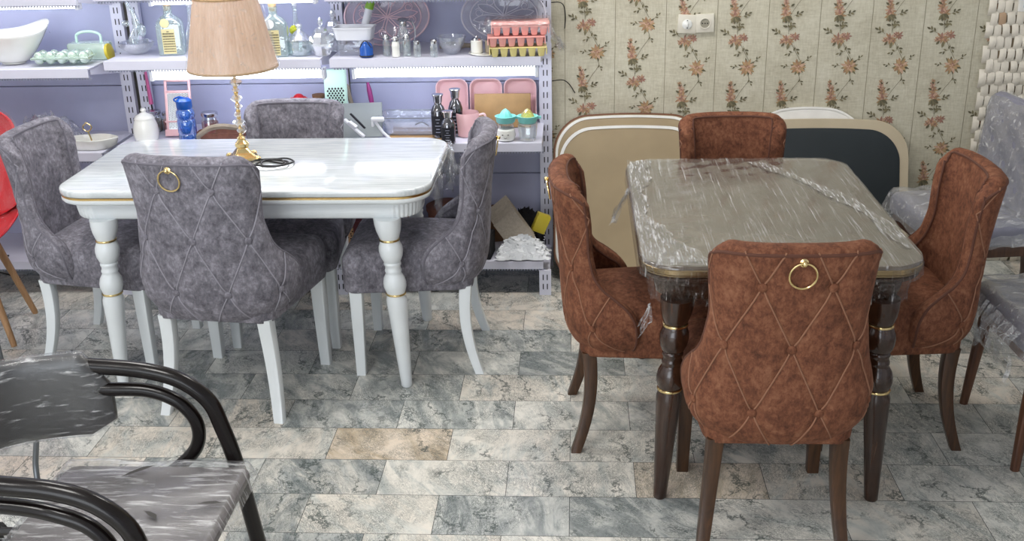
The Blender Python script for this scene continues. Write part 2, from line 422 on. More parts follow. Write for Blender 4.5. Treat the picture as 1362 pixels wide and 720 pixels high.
def make_floor():
    TY, TX, Y0 = 0.2035, 0.403, 2.62
    known = {  # (row, column from the joint left of X=0): slate share, warmth
        (-1, -3): (.9, .1), (-1, -2): (.2, .5), (-1, -1): (.15, .25), (-1, 0): (.3, .1), (-1, 1): (.2, .3), (-1, 2): (.2, .1),
        (0, -4): (.5, .2), (0, -3): (.75, .45), (0, -2): (.10, .45), (0, -1): (.80, .0), (0, 0): (.85, .05), (0, 1): (.12, .2), (0, 2): (.1, .35), (0, 3): (.3, .05),
        (1, -4): (.75, .1), (1, -3): (.8, .3), (1, -2): (.35, .3), (1, -1): (.35, .3), (1, 0): (.22, .9), (1, 1): (.12, .6), (1, 2): (.35, .1), (1, 3): (.15, .2),
        (2, -5): (.55, .1), (2, -4): (.05, .6), (2, -3): (.10, .5), (2, -2): (.15, .98), (2, -1): (.08, .4), (2, 0): (.18, .3), (2, 1): (.45, .3), (2, 2): (.4, .1), (2, 3): (.25, .05),
        (3, -4): (.45, .6), (3, -3): (.9, .1), (3, -2): (.55, .1), (3, -1): (.45, .2), (3, 0): (.35, .15), (3, 1): (.3, .2), (3, 2): (.4, .1), (3, 3): (.35, .1),
        (4, -4): (.85, .1), (4, -3): (.6, .2), (4, -2): (.55, .15), (4, -1): (.4, .5), (4, 0): (.15, .4), (4, 1): (.3, .2), (4, 2): (.3, .1),
        (5, -3): (.85, .1), (5, -2): (.6, .1), (5, -1): (.9, .1), (5, 0): (.15, .25), (5, 1): (.25, .2),
        (6, -3): (.6, .3), (6, -2): (.8, .4), (6, -1): (.75, .2), (6, 0): (.2, .4), (7, -1): (.15, .7), (7, -2): (.3, .8), (7, 0): (.5, .1)}
    rnd = random.Random(5)
    vs, fs, cols, mi = [(XL, YF, -0.0012), (XR, YF, -0.0012), (XR, YB+0.1, -0.0012), (XL, YB+0.1, -0.0012)], [(0, 1, 2, 3)], [(0, 0, 0, 1)]*4, [1]
    g = 0.0010
    r0 = int(math.floor((YF-Y0)/TY)); r1 = int(math.ceil((YB-Y0)/TY))
    for r in range(r0, r1+1):
        xo = -0.02 if r % 2 == 0 else 0.185
        for c in range(-9, 8):
            x0, x1 = xo+c*TX, xo+(c+1)*TX
            y0, y1 = Y0+r*TY, Y0+(r+1)*TY
            t = rnd.random()
            tone, warm = known.get((r, c), ((0.1+0.8*rnd.random()) if t < 0.5 else 0.2*rnd.random(), rnd.random()**2*0.8))
            seed = rnd.random()
            x0, x1, y0, y1 = max(x0, XL), min(x1, XR), max(y0, YF), min(y1, YB+0.05)
            if x1-x0 < 0.01 or y1-y0 < 0.01: continue
            b = len(vs)
            vs += [(x0+g, y0+g, 0), (x1-g, y0+g, 0), (x1-g, y1-g, 0), (x0+g, y1-g, 0)]
            fs.append((b, b+1, b+2, b+3)); cols += [(tone, warm, seed, 1)]*4; mi.append(0)
    me = bpy.data.meshes.new('floor'); me.from_pydata(vs, [], fs)
    me.materials.append(MATS['marble_tiles']); me.materials.append(MATS['grout'])
    me.polygons.foreach_set('material_index', mi)
    a = me.color_attributes.new('tile', 'FLOAT_COLOR', 'POINT')
    a.data.foreach_set('color', [x for c in cols for x in c])
    me.update(); o = bpy.data.objects.new('floor', me); COL.objects.link(o); struct(o)
make_floor()

# wallpaper: linen ground with printed flower sprays (print = polygons in the wall's own mesh)
def paper_mat():
    m, nt, out = new_mat('wallpaper')
    tc = N(nt, 'ShaderNodeTexCoord')
    a = noise(nt, 30, 4, 0.7, tc.outputs['Object'], 0, stretch=(1, 1, 6))
    b = noise(nt, 30, 4, 0.7, tc.outputs['Object'], 0, stretch=(6, 1, 1))
    c = noise(nt, 6, 4, 0.6, tc.outputs['Object'], 0.5)
    f = math_(nt, 'ADD', math_(nt, 'MULTIPLY', math_(nt, 'ADD', a, b), 0.32), math_(nt, 'MULTIPLY', c, 0.36))
    col = ramp(nt, f, [(0.38, srgb(184, 177, 156)), (0.5, srgb(200, 194, 173)), (0.62, srgb(212, 207, 188))])
    bsdf(nt, out, col, 0.85, 0, 0.2, normal=bump(nt, f, 0.15, 0.001))
paper_mat()
plain('print_seam', srgb(152, 145, 124), 0.9)
plain('print_leaf', srgb(128, 120, 92), 0.9, var=0.2, vscale=40)
plain('print_leaf_dark', srgb(104, 98, 76), 0.9, var=0.2, vscale=40)
plain('print_tan', srgb(176, 146, 108), 0.9, var=0.15, vscale=60)
plain('print_orange', srgb(170, 134, 104), 0.9, var=0.2, vscale=60)
plain('print_pink', srgb(158, 118, 104), 0.9, var=0.2, vscale=60)
plain('print_blush', srgb(196, 162, 138), 0.9, var=0.1, vscale=60)
def make_wall_back():
    mb = MB(); rnd = random.Random(3)
    mats = ['wallpaper', 'print_seam', 'print_leaf', 'print_leaf_dark', 'print_tan', 'print_orange', 'print_pink', 'print_blush']
    mb.box(XL, XR, YB, YB+0.1, 0, ZC)
    layer = [0]
    def poly(pts, mi):
        layer[0] += 1; y = YB-0.0008-0.00002*min(layer[0], 120)
        mb.add([(p[0], y, p[1]) for p in pts], [tuple(range(len(pts)-1, -1, -1))], mi)
    def leaf(x, z, a, l, w, mi):
        w = w*(1.3 if mi in (2, 3) else .9)
        ca, sa = math.cos(a), math.sin(a)
        P = [(0, 0), (.25, .38), (.55, .5), (.8, .3), (1, 0), (.8, -.22), (.55, -.42), (.25, -.34)]
        poly([(x+ca*u*l-sa*v*w, z+sa*u*l+ca*v*w) for u, v in P], mi)
    def stem(pts, w=0.0016):
        pts = catmull([(p[0], 0, p[1]) for p in pts], 5)
        for a, b in zip(pts[:-1], pts[1:]):
            d = Vector((b.x-a.x, 0, b.z-a.z))
            if d.length < 1e-6: continue
            d.normalize(); nx, nz = -d.z*w/2, d.x*w/2
            poly([(a.x+nx, a.z+nz), (b.x+nx, b.z+nz), (b.x-nx, b.z-nz), (a.x-nx, a.z-nz)], 3)
    def star(x, z, r, mi, n=9):
        r = r*1.15
        for k in range(n):
            a = 2*PI*k/n+rnd.uniform(-.15, .15)
            leaf(x, z, a, r*rnd.uniform(.8, 1.1), r*.42, mi[k % len(mi)])
        for k in range(5):
            a = 2*PI*k/5; leaf(x, z, a, r*.35, r*.30, 6)
        leaf(x-r*.1, z, 0, r*.2, r*.2, 2)
    def sprig(x, z, a, s=1.0, n=3):
        for k in range(n):
            t = 0.3+0.7*k/max(n-1, 1); px, pz = x+math.cos(a)*.034*s*t, z+math.sin(a)*.034*s*t
            leaf(px, pz, a+(.8 if k % 2 else -.8)*(k < n-1), .020*s, .0075*s, 2+(k % 2))
        stem([(x, z), (x+math.cos(a)*.036*s, z+math.sin(a)*.036*s)], .0012)
    def pink(x, z):
        layer[0] = 0   # broad two-headed cluster
        for dx, dz, r, m in ((-.012, -.004, .024, [5, 7, 6]), (.026, .006, .020, [6, 6, 5]), (-.030, -.012, .015, [7, 5]), (.004, -.016, .016, [4, 5]), (.012, .012, .012, [7, 6])):
            star(x+dx, z+dz, r, m, 8)
        sprig(x-.034, z+.016, R(150), 1.0, 4); sprig(x-.004, z+.030, R(80), .8, 3); leaf(x-.002, z-.02, R(-100), .03, .011, 2); leaf(x-.02, z-.018, R(-130), .022, .009, 3)
        sprig(x+.022, z-.03, R(-60), .9, 3)
    def flower(x, z):
        layer[0] = 0 # open star flower with a leafy collar
        for k in range(12):
            leaf(x, z, 2*PI*k/12+.2, .042*rnd.uniform(.6, 1.15), .010, 2+(k % 2))
        star(x, z, .033, [4, 7, 4, 5], 11)
        for k in range(7): leaf(x-.002, z-.003, 2*PI*k/7, .013, .007, 7 if k % 2 else 5)
        sprig(x+.028, z+.026, R(40), .7, 3); sprig(x-.04, z+.004, R(175), .7, 3)
    def tall(x, z):
        layer[0] = 0   # upright spray
        for k in range(7):
            zz = z-.03+.014*k; r = .022*(1-k/8.5)+.004
            star(x+rnd.uniform(-.006, .006)-(.002*k), zz, r, [[4, 5], [5, 7], [7, 6]][k % 3], 7)
        for k in range(4): leaf(x-.004, z-.028, R(-120+28*k), .034, .012, 2+(k % 2))
        for sx in (-1, 1):
            leaf(x+sx*.012, z+.012, R(90-sx*55), .020, .008, 3); leaf(x+sx*.006, z+.042, R(90-sx*50), .014, .006, 3)
        sprig(x+.026, z-.030, R(25), .9, 4); sprig(x+.012, z-.048, R(-50), .8, 3)
    ph = [1.122, 0.865+.003]
    x0 = -0.049; SW = 0.2235; PER = 0.376
    for k in range(-1, 13):
        sx = x0+SW*k
        if sx > XR-.05: break
        if sx > -0.2:
            w = .0014
            mb.add([(sx-w, YB-.0006, .0), (sx+w, YB-.0006, .0), (sx+w, YB-.0006, ZC), (sx-w, YB-.0006, ZC)], [(0, 1, 2, 3)], 1)
        z0 = ph[k] if 0 <= k < 2 else (1.12 if k < 0 else 1.047)
        z = z0-PER*3
        while z < 1.75:
            a, b, c = (sx+.095, z), (sx+.142, z-.127), (sx+.080, z-.249)
            stem([(a[0]+.01, a[1]-.02), (sx+.128, z-.062), (b[0]+.006, b[1]+.03)])
            stem([(b[0]+.004, b[1]-.03), (sx+.150, z-.185), (sx+.118, z-.232), (c[0]+.01, c[1]-.03)])
            stem([(c[0]+.005, c[1]-.045), (sx+.088, z-.325), (a[0]-.005, z-PER+.02)])
            sprig(sx+.150, z-.175, R(-65), .7, 3); sprig(sx+.118, z-.058, R(200), .8, 3); leaf(sx+.085, z-.325, R(5), .03, .010, 2); leaf(sx+.085, z-.325, R(165), .024, .009, 3)
            pink(*a); flower(*b); tall(*c)
            z += PER
    struct(mb.build('wall_back', mats, smooth=False))
make_wall_back()
plain('wall_paint', srgb(226, 226, 228), 0.7, var=0.02)
plain('ceiling_paint', srgb(235, 235, 235), 0.8, var=0.02)
struct(MB().box(XL-.1, XL, YF, YB+.1, 0, ZC).build('wall_left', 'wall_paint', smooth=False))
struct(MB().box(XR, XR+.1, YF, YB+.1, 0, ZC).build('wall_right', 'wall_paint', smooth=False))
struct(MB().box(XL-.1, XR+.1, YF, YB+.1, ZC, ZC+.1).build('ceiling', 'ceiling_paint', smooth=False))
# the shop front behind the camera is glazed: daylight comes in through it
w = MB().box(XL, XR, YF-.1, YF, 0, .25).box(XL, XR, YF-.1, YF, 2.6, ZC)
w.box(XL, XL+.2, YF-.1, YF, .25, 2.6).box(XR-.2, XR, YF-.1, YF, .25, 2.6)
struct(w.build('wall_front', 'wall_paint', smooth=False))

# white woven cladding on the right of the back wall
def woven():
    root = thing('woven_panel', 'white woven split-wood wall panel with ragged left edge at far right', 'wall panel', (1.79, 4.846, 0))
    MB().box(0.03, 0.94, -.006, 0.0, .02, 2.2).build('backing', 'weave_back', root, smooth=False)
    mb = MB(); rnd = random.Random(11)
    cw, ch = 0.036, 0.052
    for j in range(int(2.2/ch)):
        for i in range(-1 if j % 2 else 0, 26):
            x = i*cw+(cw/2 if j % 2 else 0)+rnd.uniform(-.003, .003); z = .03+j*ch+rnd.uniform(-.003, .003)
            if x < -.012: continue
            w, h = cw*rnd.uniform(.80, .98), ch*rnd.uniform(1.30, 1.7)
            tilt = rnd.uniform(-.2, .2); d = rnd.uniform(.008, .022)
            def fn(u, v, x=x, z=z, w=w, h=h, tilt=tilt, d=d):
                uu, vv = u-.5, v-.5
                y = -.004-d*(.7+.3*math.cos(uu*2.2))*max(0, math.cos(vv*PI))**.8
                return (x+w*uu*(1-.25*abs(vv)*2*abs(vv))+tilt*vv*.03, y, z+h*vv)
            mb.grid(fn, 3, 6, 1 if rnd.random() < .03 else 0)
    mb.build('woven_strips', ['weave_white', 'weave_tan'], root, angle=60)
plain('weave_back', srgb(150, 132, 108), 0.9, var=0.2)
plain('weave_white', srgb(232, 224, 208), 0.7, var=0.05, vscale=18)
plain('weave_tan', srgb(190, 160, 130), 0.7, var=0.1)
woven()
plain('pale_blue', srgb(176, 196, 208), 0.4)
pf = thing('framed_notice', 'pale blue framed picture corner on the woven panel at top right', 'picture', (1.885, 4.806, 1.158))
MB().box(0, .5, -.02, 0, 0, .4, bev=.004).build('frame', 'white_rim', pf)
MB().box(.018, .482, -.0225, -.0205, .018, .382).build('print', 'pale_blue', pf, smooth=False)

# electric points
def outlet(x, z, kind, label):
    r = thing('wall_switch' if kind else 'wall_socket', label, 'switch' if kind else 'socket', (x, YB-.0015, z), 0)
    M = T(0, 0, 0, ry=R(2.5 if kind else -1.5))
    MB().box(-.041, .041, -.011, 0, -.041, .041, bev=.004, M=M).build('cover_plate', 'cream_plastic', r)
    if kind:
        MB().lathe([(.0, 0), (.021, 0), (.022, .002), (.020, .0035), (0, .0035)], 28, M=T(0, -.0115, 0, rx=R(90))).build('dial', 'white_ceramic', r)
        MB().box(-.003, .003, -.026, -.012, -.010, .010, bev=.002).build('toggle', 'tag_white', r)
        mb = MB()
        for z0 in (-.0175, .0150, -.012): mb.box(-.002, .003, -.0165, -.0145, z0, z0+.003)
        mb.build('marking', 'ink', r, smooth=False)
    else:
        MB().lathe([(.024, -.001), (.024, .0035), (.0205, .0035), (.0200, .0006)], 28, M=T(0, -.011, 0, rx=R(90)), cap=False).build('socket_ring', 'cream_plastic', r)
        MB().lathe([(.0202, -.001), (.0202, .0008), (.001, .0009)], 28, M=T(0, -.011, 0, rx=R(90))).build('socket_well', 'outlet_grey', r)
        mb = MB()
        for x0 in (-.011, 0, .011): mb.sphere((x0, -.0122, 0), (.0030, .0015, .0030), 8, 5)
        mb.build('pin_hole', 'ink', r)
plain('outlet_grey', srgb(150, 145, 128), 0.5)
bpy.context.view_layer.update()
outlet(.489, 1.117, True, 'cream square wall switch on floral wallpaper, left of the socket')
outlet(.567, 1.120, False, 'cream square wall socket with round recess, right of the switch')
def wall_wire(name, pts, label):
    o = MB().tube(catmull(pts, 6), .0022, 6).build(name, 'black_wire'); tag(o, label, 'wire')
wall_wire('loose_wire', [(-.108, 4.80, 1.225), (-.07, 4.82, 1.222), (-.052, 4.843, 1.20), (-.046, 4.846, 1.15), (-.05, 4.845, 1.105)], 'black loose wire curling down the wallpaper, upper of two beside the rack')
wall_wire('loose_wire', [(-.108, 4.80, .880), (-.06, 4.83, .878), (-.03, 4.845, .855), (-.004, 4.846, .815)], 'black loose wire end slanting over the wallpaper, lower of two beside the rack')

# ceiling panels (they light the shop)
def ceiling_light(x, y, label, sx=.6, sy=.6):
    r = thing('ceiling_light', label, 'light', (x, y, ZC), 0, 'square ceiling lights')
    MB().box(-sx/2-.02, sx/2+.02, -sy/2-.02, sy/2+.02, -.03, 0, bev=.004).build('light_frame', 'white_paint', r)
    MB().box(-sx/2, sx/2, -sy/2, sy/2, -.034, -.0305).build('diffuser', 'ceiling_led', r, smooth=False)
CL = [(.15, 4.0), (-1.6, 3.7), (-1.1, 1.2), (-2.4, .6)]
for i, (x, y) in enumerate(CL): ceiling_light(x, y, 'square white ceiling light panel above the shop floor')

# ================================================================== upholstered chairs
def itp(tab, x):
    if x <= tab[0][0]: return tab[0][1]
    for (a, p), (b, q) in zip(tab[:-1], tab[1:]):
        if x <= b:
            t = (x-a)/(b-a); return p+(q-p)*t
    return tab[-1][1]
def smooth_tab(tab, lo, hi, n=60):
    xs = [lo+(hi-lo)*i/n for i in range(n+1)]; ys = [itp(tab, x) for x in xs]
    for _ in range(3): ys = [ys[0]]+[(ys[i-1]+2*ys[i]+ys[i+1])/4 for i in range(1, n)]+[ys[-1]]
    return list(zip(xs, ys))
ZB, ZT = .345, .925
TW = smooth_tab([(.345, .170), (.36, .200), (.39, .232), (.43, .252), (.49, .258), (.55, .245), (.62, .222), (.72, .205), (.85, .214), (.95, .226)], ZB, ZT)
TY_ = smooth_tab([(.345, -.235), (.37, -.262), (.42, -.284), (.5, -.292), (.7, -.304), (.95, -.336)], ZB, ZT)
TF = smooth_tab([(.345, -.065), (.38, -.045), (.44, -.040), (.49, -.046), (.53, -.070), (.56, -.105), (.59, -.150), (.63, -.180), (.70, -.195), (.80, -.200), (.95, -.222)], ZB, ZT)
TH = .058
_plan = {}
def plan(z):
    k = round(z, 3)
    if k in _plan: return _plan[k]
    W, yb, yf = itp(TW, z), itp(TY_, z), itp(TF, z)
    D = yf-yb; Dc = min(D*.92, .15)
    pts = [(0, yb)]
    for i in range(1, 15):
        th = PI/2*i/14
        pts.append((W*math.sin(th)**(2/2.5), yb+Dc*(1-math.cos(th)**(2/2.5))))
    pts.append((W, yf))
    Ls = [0]
    for a, b in zip(pts[:-1], pts[1:]): Ls.append(Ls[-1]+math.hypot(b[0]-a[0], b[1]-a[1]))
    _plan[k] = (pts, Ls); return _plan[k]
def p_at(z, f):
    pts, Ls = plan(z); d = abs(f)*Ls[-1]
    for i in range(len(Ls)-1):
        if d <= Ls[i+1] or i == len(Ls)-2:
            t = (d-Ls[i])/(Ls[i+1]-Ls[i]); break
    x = pts[i][0]+(pts[i+1][0]-pts[i][0])*t; y = pts[i][1]+(pts[i+1][1]-pts[i][1])*t
    return (math.copysign(x, f) if f else x, y)
def ztop(f):
    f = abs(f); d = .006*f*f
    if f > .66: d += .040*((f-.66)/.34)**1.8
    if f > .86: d += .024*((f-.86)/.14)**2.2
    return ZT-d
def S(f, z):
    x, y = p_at(z, f); return Vector((x, y, z))
def Nrm(f, z):
    e = .012; ez = .006
    du = S(min(f+e, 1), z)-S(max(f-e, -1), z); dv = S(f, min(z+ez, ZT))-S(f, max(z-ez, ZB))
    n = du.cross(dv); n.normalize()
    return n
BUT = [(s*.09, .82) for s in (-1, 1)]+[(a, .65) for a in (-.18, 0, .18)]+[(a, .465) for a in (-.27, -.09, .09, .27)]
LINES = []
for r, (z, offs, zu, offu) in enumerate([(.82, (-.27, -.09, .09, .27), .99, .09), (.65, (-.36, -.18, 0, .18, .36), .82, .09), (.465, (-.45, -.27, -.09, .09, .27, .45), .65, .09), (.30, (-.36, -.18, 0, .18, .36), .465, .09)]):
    for a in offs:
        for s in (-1, 1): LINES.append(((a, z), (a+s*offu, zu)))
def seg_d(p, a, b):
    dx, dy = b[0]-a[0], b[1]-a[1]; t = max(0, min(1, ((p[0]-a[0])*dx+(p[1]-a[1])*dy)/(dx*dx+dy*dy)))
    return math.hypot(p[0]-a[0]-t*dx, p[1]-a[1]-t*dy)
def out_disp(a, z):
    d = 0
    for b in BUT:
        q = math.hypot(a-b[0], z-b[1])
        if q < .08: d -= .009*math.exp(-(q/.022)**2)
    m = min(seg_d((a, z), p, q) for p, q in LINES)
    d -= .0038*math.exp(-(m/.010)**2)
    return d+.002
def prof(d, r=.020):
    t = min(d/r, 1); return math.sqrt(max(0, 1-(1-t)**2))
def shell_pt(f, v, outer=True, lift=0.0, tuft=True):
    zt = ztop(f); z = ZB+(zt-ZB)*v
    Lh = plan(z)[1][-1]
    d = min((zt-z), (1-abs(f))*Lh, (z-ZB)+.004)
    p = S(f, z); n = Nrm(f, z)
    k = prof(max(d, 0))
    mid = p-n*(TH/2)
    if outer:
        off = TH/2*k
        if tuft and d > .012: off += out_disp(f*Lh, z)*min(1, (d-.012)/.02)
        return mid+n*(off+lift)
    return mid-n*(TH/2*k+.004*min(1, d/.08)+lift)
def az_pt(a, z, lift):
    Lh = plan(z)[1][-1]; f = a/Lh
    if abs(f) > .985: return None
    v = (z-ZB)/(ztop(f)-ZB)
    if v > .99 or v < 0.0: return None
    return shell_pt(f, v, True, lift)
def make_chair(kind, fabric, cord, legm, ring_dx=0.0):
    root = thing('dining_chair', 'x', 'chair')
    fs = [i/44 for i in range(0, 43)]+[.965, .978, .988, .994, .998, 1.0]
    fs = sorted(set([-f for f in fs]+fs))
    vs_ = [0, .006, .012, .02]+[.02+.94*i/60 for i in range(1, 61)]+[.972, .982, .990, .996, 1.0]
    nf, nv = len(fs), len(vs_)
    mb = MB()
    O = [shell_pt(f, v) for v in vs_ for f in fs]
    I = [shell_pt(f, v, False) for v in vs_ for f in fs]
    fo = [(j*nf+i, j*nf+i+1, (j+1)*nf+i+1, (j+1)*nf+i) for j in range(nv-1) for i in range(nf-1)]
    mb.add(O, fo)
    mb.add(I, [tuple(reversed(q)) for q in fo])
    n0 = nf*nv; st = []
    for i in range(nf-1):
        st.append((i, n0+i, n0+i+1, i+1)); k = (nv-1)*nf
        st.append((k+i+1, n0+k+i+1, n0+k+i, k+i))
    for j in range(nv-1):
        a, b = j*nf, (j+1)*nf; st.append((a, b, n0+b, n0+a))
        a, b = j*nf+nf-1, (j+1)*nf+nf-1; st.append((b, a, n0+a, n0+b))
    mb.f.extend(st); mb.m.extend([0]*len(st))
    back = mb.build('backrest', fabric, root, angle=70)
    # piping along both edges of the border band
    def border(outer):
        pts = []
        def at(f, z):
            v = (z-ZB)/(ztop(f)-ZB); pts.append(shell_pt(f, v, outer, -.0005, False))
        dd = .016
        for k in range(0, 41):
            z = ZB+.002+(ZT-.05-ZB)*k/40; at(1-dd/plan(z)[1][-1], z)
        fe = 1-dd/plan(ZT-.05)[1][-1]
        for k in range(0, 61):
            f = fe-(2*fe)*k/60; at(f, ztop(f)-dd-.018*max(0, (abs(f)-.93)/.07)**2)
        for k in range(40, -1, -1):
            z = ZB+.002+(ZT-.05-ZB)*k/40; at(-(1-dd/plan(z)[1][-1]), z)
        out = [pts[0]]
        for p in pts[1:]:
            if (p-out[-1]).length > .006: out.append(p)
        return out
    mb = MB().tube(border(True), .0046, 6).tube(border(False), .0046, 6)
    mb.build('piping', cord.replace('cord', 'pipe'), back)
    mb = MB()
    for p, q in LINES:
        run = []
        for k in range(33):
            t = k/32; a, z = p[0]+(q[0]-p[0])*t, p[1]+(q[1]-p[1])*t
            P = az_pt(a, z, .0016) if z > ZB+.004 and z < ZT-.006 else None
            if P is None:
                if len(run) > 2: mb.tube(run, .0024, 6)
                run = []
            else: run.append(P)
        if len(run) > 2: mb.tube(run, .0024, 6)
    mb.build('tufting_cord', cord, back)
    for a, z in BUT:
        P = az_pt(a, z, .002); Lh = plan(z)[1][-1]; n = Nrm(a/Lh, z)
        Q = n.to_track_quat('Z', 'Y').to_matrix().to_4x4()
        MB().lathe([(0.0085, 0), (.0125, .002), (.0128, .0045), (.010, .0075), (.005, .009), (.001, .0093)], 18, M=Matrix.Translation(P) @ Q).build('button', fabric, back)
    # ring pull
    P = az_pt(ring_dx, .893, .003)
    knob = MB().sphere((P.x, P.y-.006, P.z), (.0075, .008, .0075), 12, 8).lathe([(.010, 0), (.011, .002), (.006, .004), (.004, .008)], 16, M=T(P.x, P.y+.003, P.z, rx=R(90))).build('ring_boss', 'brass', back)
    c = Vector((P.x, P.y-.005, P.z-.033))
    MB().tube([(c.x+.034*math.sin(t*2*PI/36), c.y+.011*(1-math.cos(t*2*PI/36))*.5, c.z+.034*math.cos(t*2*PI/36)) for t in range(36)], .0028, 8, closed=True).build('ring_pull', 'brass', back)
    # seat
    rings = []
    def ring(i, z, yf=.262, dome=0):
        pts = []
        base = rrect(-.5, .5, -.5, .5, .12, 7)
        for u, v in base:
            y = -.235+(yf+.235)*(v+.5); hw = .203+(.245-.203)*(v+.5)
            hw2 = hw-i; yy = max(-.235+i, min(yf-i, y))
            pts.append((2*u*hw2, yy, z+dome*(1-(2*u)**2*.6)))
        rings.append(pts)
    ring(.012, .346); ring(.003, .350); ring(0, .36); ring(-.003, .40); ring(-.005, .44); ring(-.003, .465); ring(.003, .482); ring(.014, .496); ring(.030, .505); ring(.065, .513, dome=.003); ring(.12, .520, dome=.003); ring(.18, .524, dome=.002)
    MB().loft(rings).build('seat', fabric, root, angle=60)
    seat = [c_ for c_ in bpy.data.objects if c_.parent == root and c_.name.startswith('seat')][0]
    # legs
    for s in (-1, 1):
        path = [(s*.208, .212, .352), (s*.209, .213, .20), (s*.210, .214, .08), (s*.211, .215, 0.0)]
        MB().sweep_rect(path, [(.050, .050), (.045, .045), (.040, .040), (.037, .037)]).build('leg', legm, root, angle=35)
        path = []; sz = []
        for k in range(11):
            t = k/10; z = .358*(1-t)
            path.append((s*(.172+.030*t**1.6), -.205-.006*math.sin(t*PI)*0-.045*t**2.0+.012*math.sin(t*PI), z)); w = .047-.013*t; sz.append((w, w*1.0))
        MB().sweep_rect(path, sz).build('leg', legm, root, angle=35)
    return root
grey = make_chair('grey', 'grey_suede', 'grey_cord', 'white_paint', -.03)
brown = make_chair('brown', 'brown_suede', 'brown_cord', 'brown_wood', .005)
bpy.context.view_layer.update()
G = 'grey tufted chairs around the white table'; B_ = 'brown tufted chairs around the film wrapped table'
place(grey, True, (-1.222, 3.548, 0), R(-7), 'grey suede chair with gold ring, its back to the camera before the white table', (1.06, 1, 1.045), group=G)
place(grey, False, (-.612, 3.852, 0), R(91), 'grey suede chair seen side-on at the right end of the white table', (.97, .97, .98), group=G)
place(grey, False, (-1.825, 3.885, 0), R(-96), 'grey suede chair at the left end of the white table, facing right', (.96, .97, .985), group=G)
place(grey, False, (-1.165, 4.09, 0), R(180), 'grey suede chair behind the white table, its back showing over the tabletop', (.96, .98, .975), group=G)
place(brown, True, (.543, 2.775, 0), R(0), 'rust brown suede chair with brass ring, its back to the camera before the wrapped table', (.97, 1, 1.03), group=B_)
place(brown, False, (.235, 3.305, 0), R(-88), 'rust brown suede chair at the left side of the wrapped table, facing right', (1, .97, .985), group=B_)
place(brown, False, (.995, 3.335, 0), R(90), 'rust brown suede chair at the right side of the wrapped table, facing left', (1, .97, .985), group=B_)
place(brown, False, (.60, 3.85, 0), R(180), 'rust brown suede chair at the far end of the wrapped table, before the boards', (.94, 1, .955), group=B_)

# ================================================================== dining tables
def bowed(x0, x1, y0, y1, r, n=9, bow=0.0):
    return rrect(x0, x1, y0, y1, r, n)
def make_table(label, loc, hx, hy, rad, top_m, body_m, leg_m, gold_m, ix, iy, rz=0, inset=.075, splay=.032):
    root = thing('dining_table', label, 'table', loc, rz)
    def rr(i, z): return [(p[0], p[1], z) for p in rrect(-hx+i, hx-i, -hy+i, hy-i, max(rad-i, .02), 10)]
    Z = .78
    top = MB().loft([rr(.010, Z-.026), rr(.003, Z-.024), rr(0, Z-.018), rr(0, Z-.006), rr(.003, Z-.001), rr(.008, Z)]).build('tabletop', top_m, root, angle=50)
    MB().loft([rr(.006, Z-.034), rr(.004, Z-.032), rr(.004, Z-.027), rr(.008, Z-.0255)]).build('gold_band', gold_m, root, angle=30)
    MB().loft([rr(.036, Z-.062), rr(.020, Z-.056), rr(.008, Z-.050), rr(.003, Z-.044), rr(.003, Z-.037), rr(.007, Z-.0335)]).build('lower_molding', body_m, root, angle=40)
    # apron, fluted at the corners
    i0 = inset*.55
    def flute(i, z):
        pts = rrect(-hx+i, hx-i, -hy+i, hy-i, max(rad+.02-i, .05), 40); out = []
        nn = 41
        for c in range(4):
            cx = (hx-i-max(rad+.02-i, .05))*(1 if c < 2 else -1); cy = (hy-i-max(rad+.02-i, .05))*(1 if c in (1, 2) else -1)
            for k in range(nn):
                x, y = pts[c*nn+k]; d = Vector((x-cx, y-cy)); L_ = d.length
                w = .004*abs(math.sin(k/40*PI*9)) if 0 < k < 40 else 0
                d = d.normalized()*(L_-.004+w)
                out.append((cx+d.x, cy+d.y, z))
        return out
    MB().loft([flute(i0+.010, .662), flute(i0+.004, .668), flute(i0, .690), flute(i0-.004, .722)]).build('apron', body_m, root, angle=70)
    prof_ = [(.018, 0), (.0205, .004), (.021, .02), (.027, .14), (.034, .28), (.0375, .335), (.0375, .352), (.034, .365), (.0335, .372), (.0335, .379), (.036, .386), (.041, .402), (.0415, .416), (.038, .435), (.030, .450), (.0275, .456), (.030, .461), (.030, .467), (.0275, .472), (.0275, .482), (.031, .487), (.031, .493), (.028, .497), (.033, .503), (.040, .520), (.043, .540), (.042, .556), (.036, .572), (.033, .578), (.033, .586), (.036, .591), (.044, .615), (.048, .64), (.049, .664)]
    for sx in (-1, 1):
        for sy in (-1, 1):
            M = T(sx*(hx-ix), sy*(hy-iy), 0) @ Matrix(((1, 0, -sx*splay/.66, 0), (0, 1, 0, 0), (0, 0, 1, 0), (0, 0, 0, 1)))
            lg = MB().lathe(prof_, 28, M=M).build('leg', leg_m, root, angle=50)
            for z in (.3755, .582):
                MB().lathe([(.034, z-.004), (.0365, z-.003), (.0375, z), (.0365, z+.003), (.034, z+.004)], 28, M=M, cap=False).build('gold_ring', 'brass', lg)
    return root
def marble_white():
    m, nt, out = new_mat('white_top')
    n = noise(nt, 5, 5, .65, None, .6, stretch=(1.0, 16, 1))
    col = ramp(nt, n, [(.3, srgb(180, 188, 190)), (.55, srgb(212, 216, 217)), (.8, srgb(226, 229, 230))])
    bsdf(nt, out, col, .12, 0, .5, coat=.5, normal=bump(nt, n, .05, .001))
marble_white()
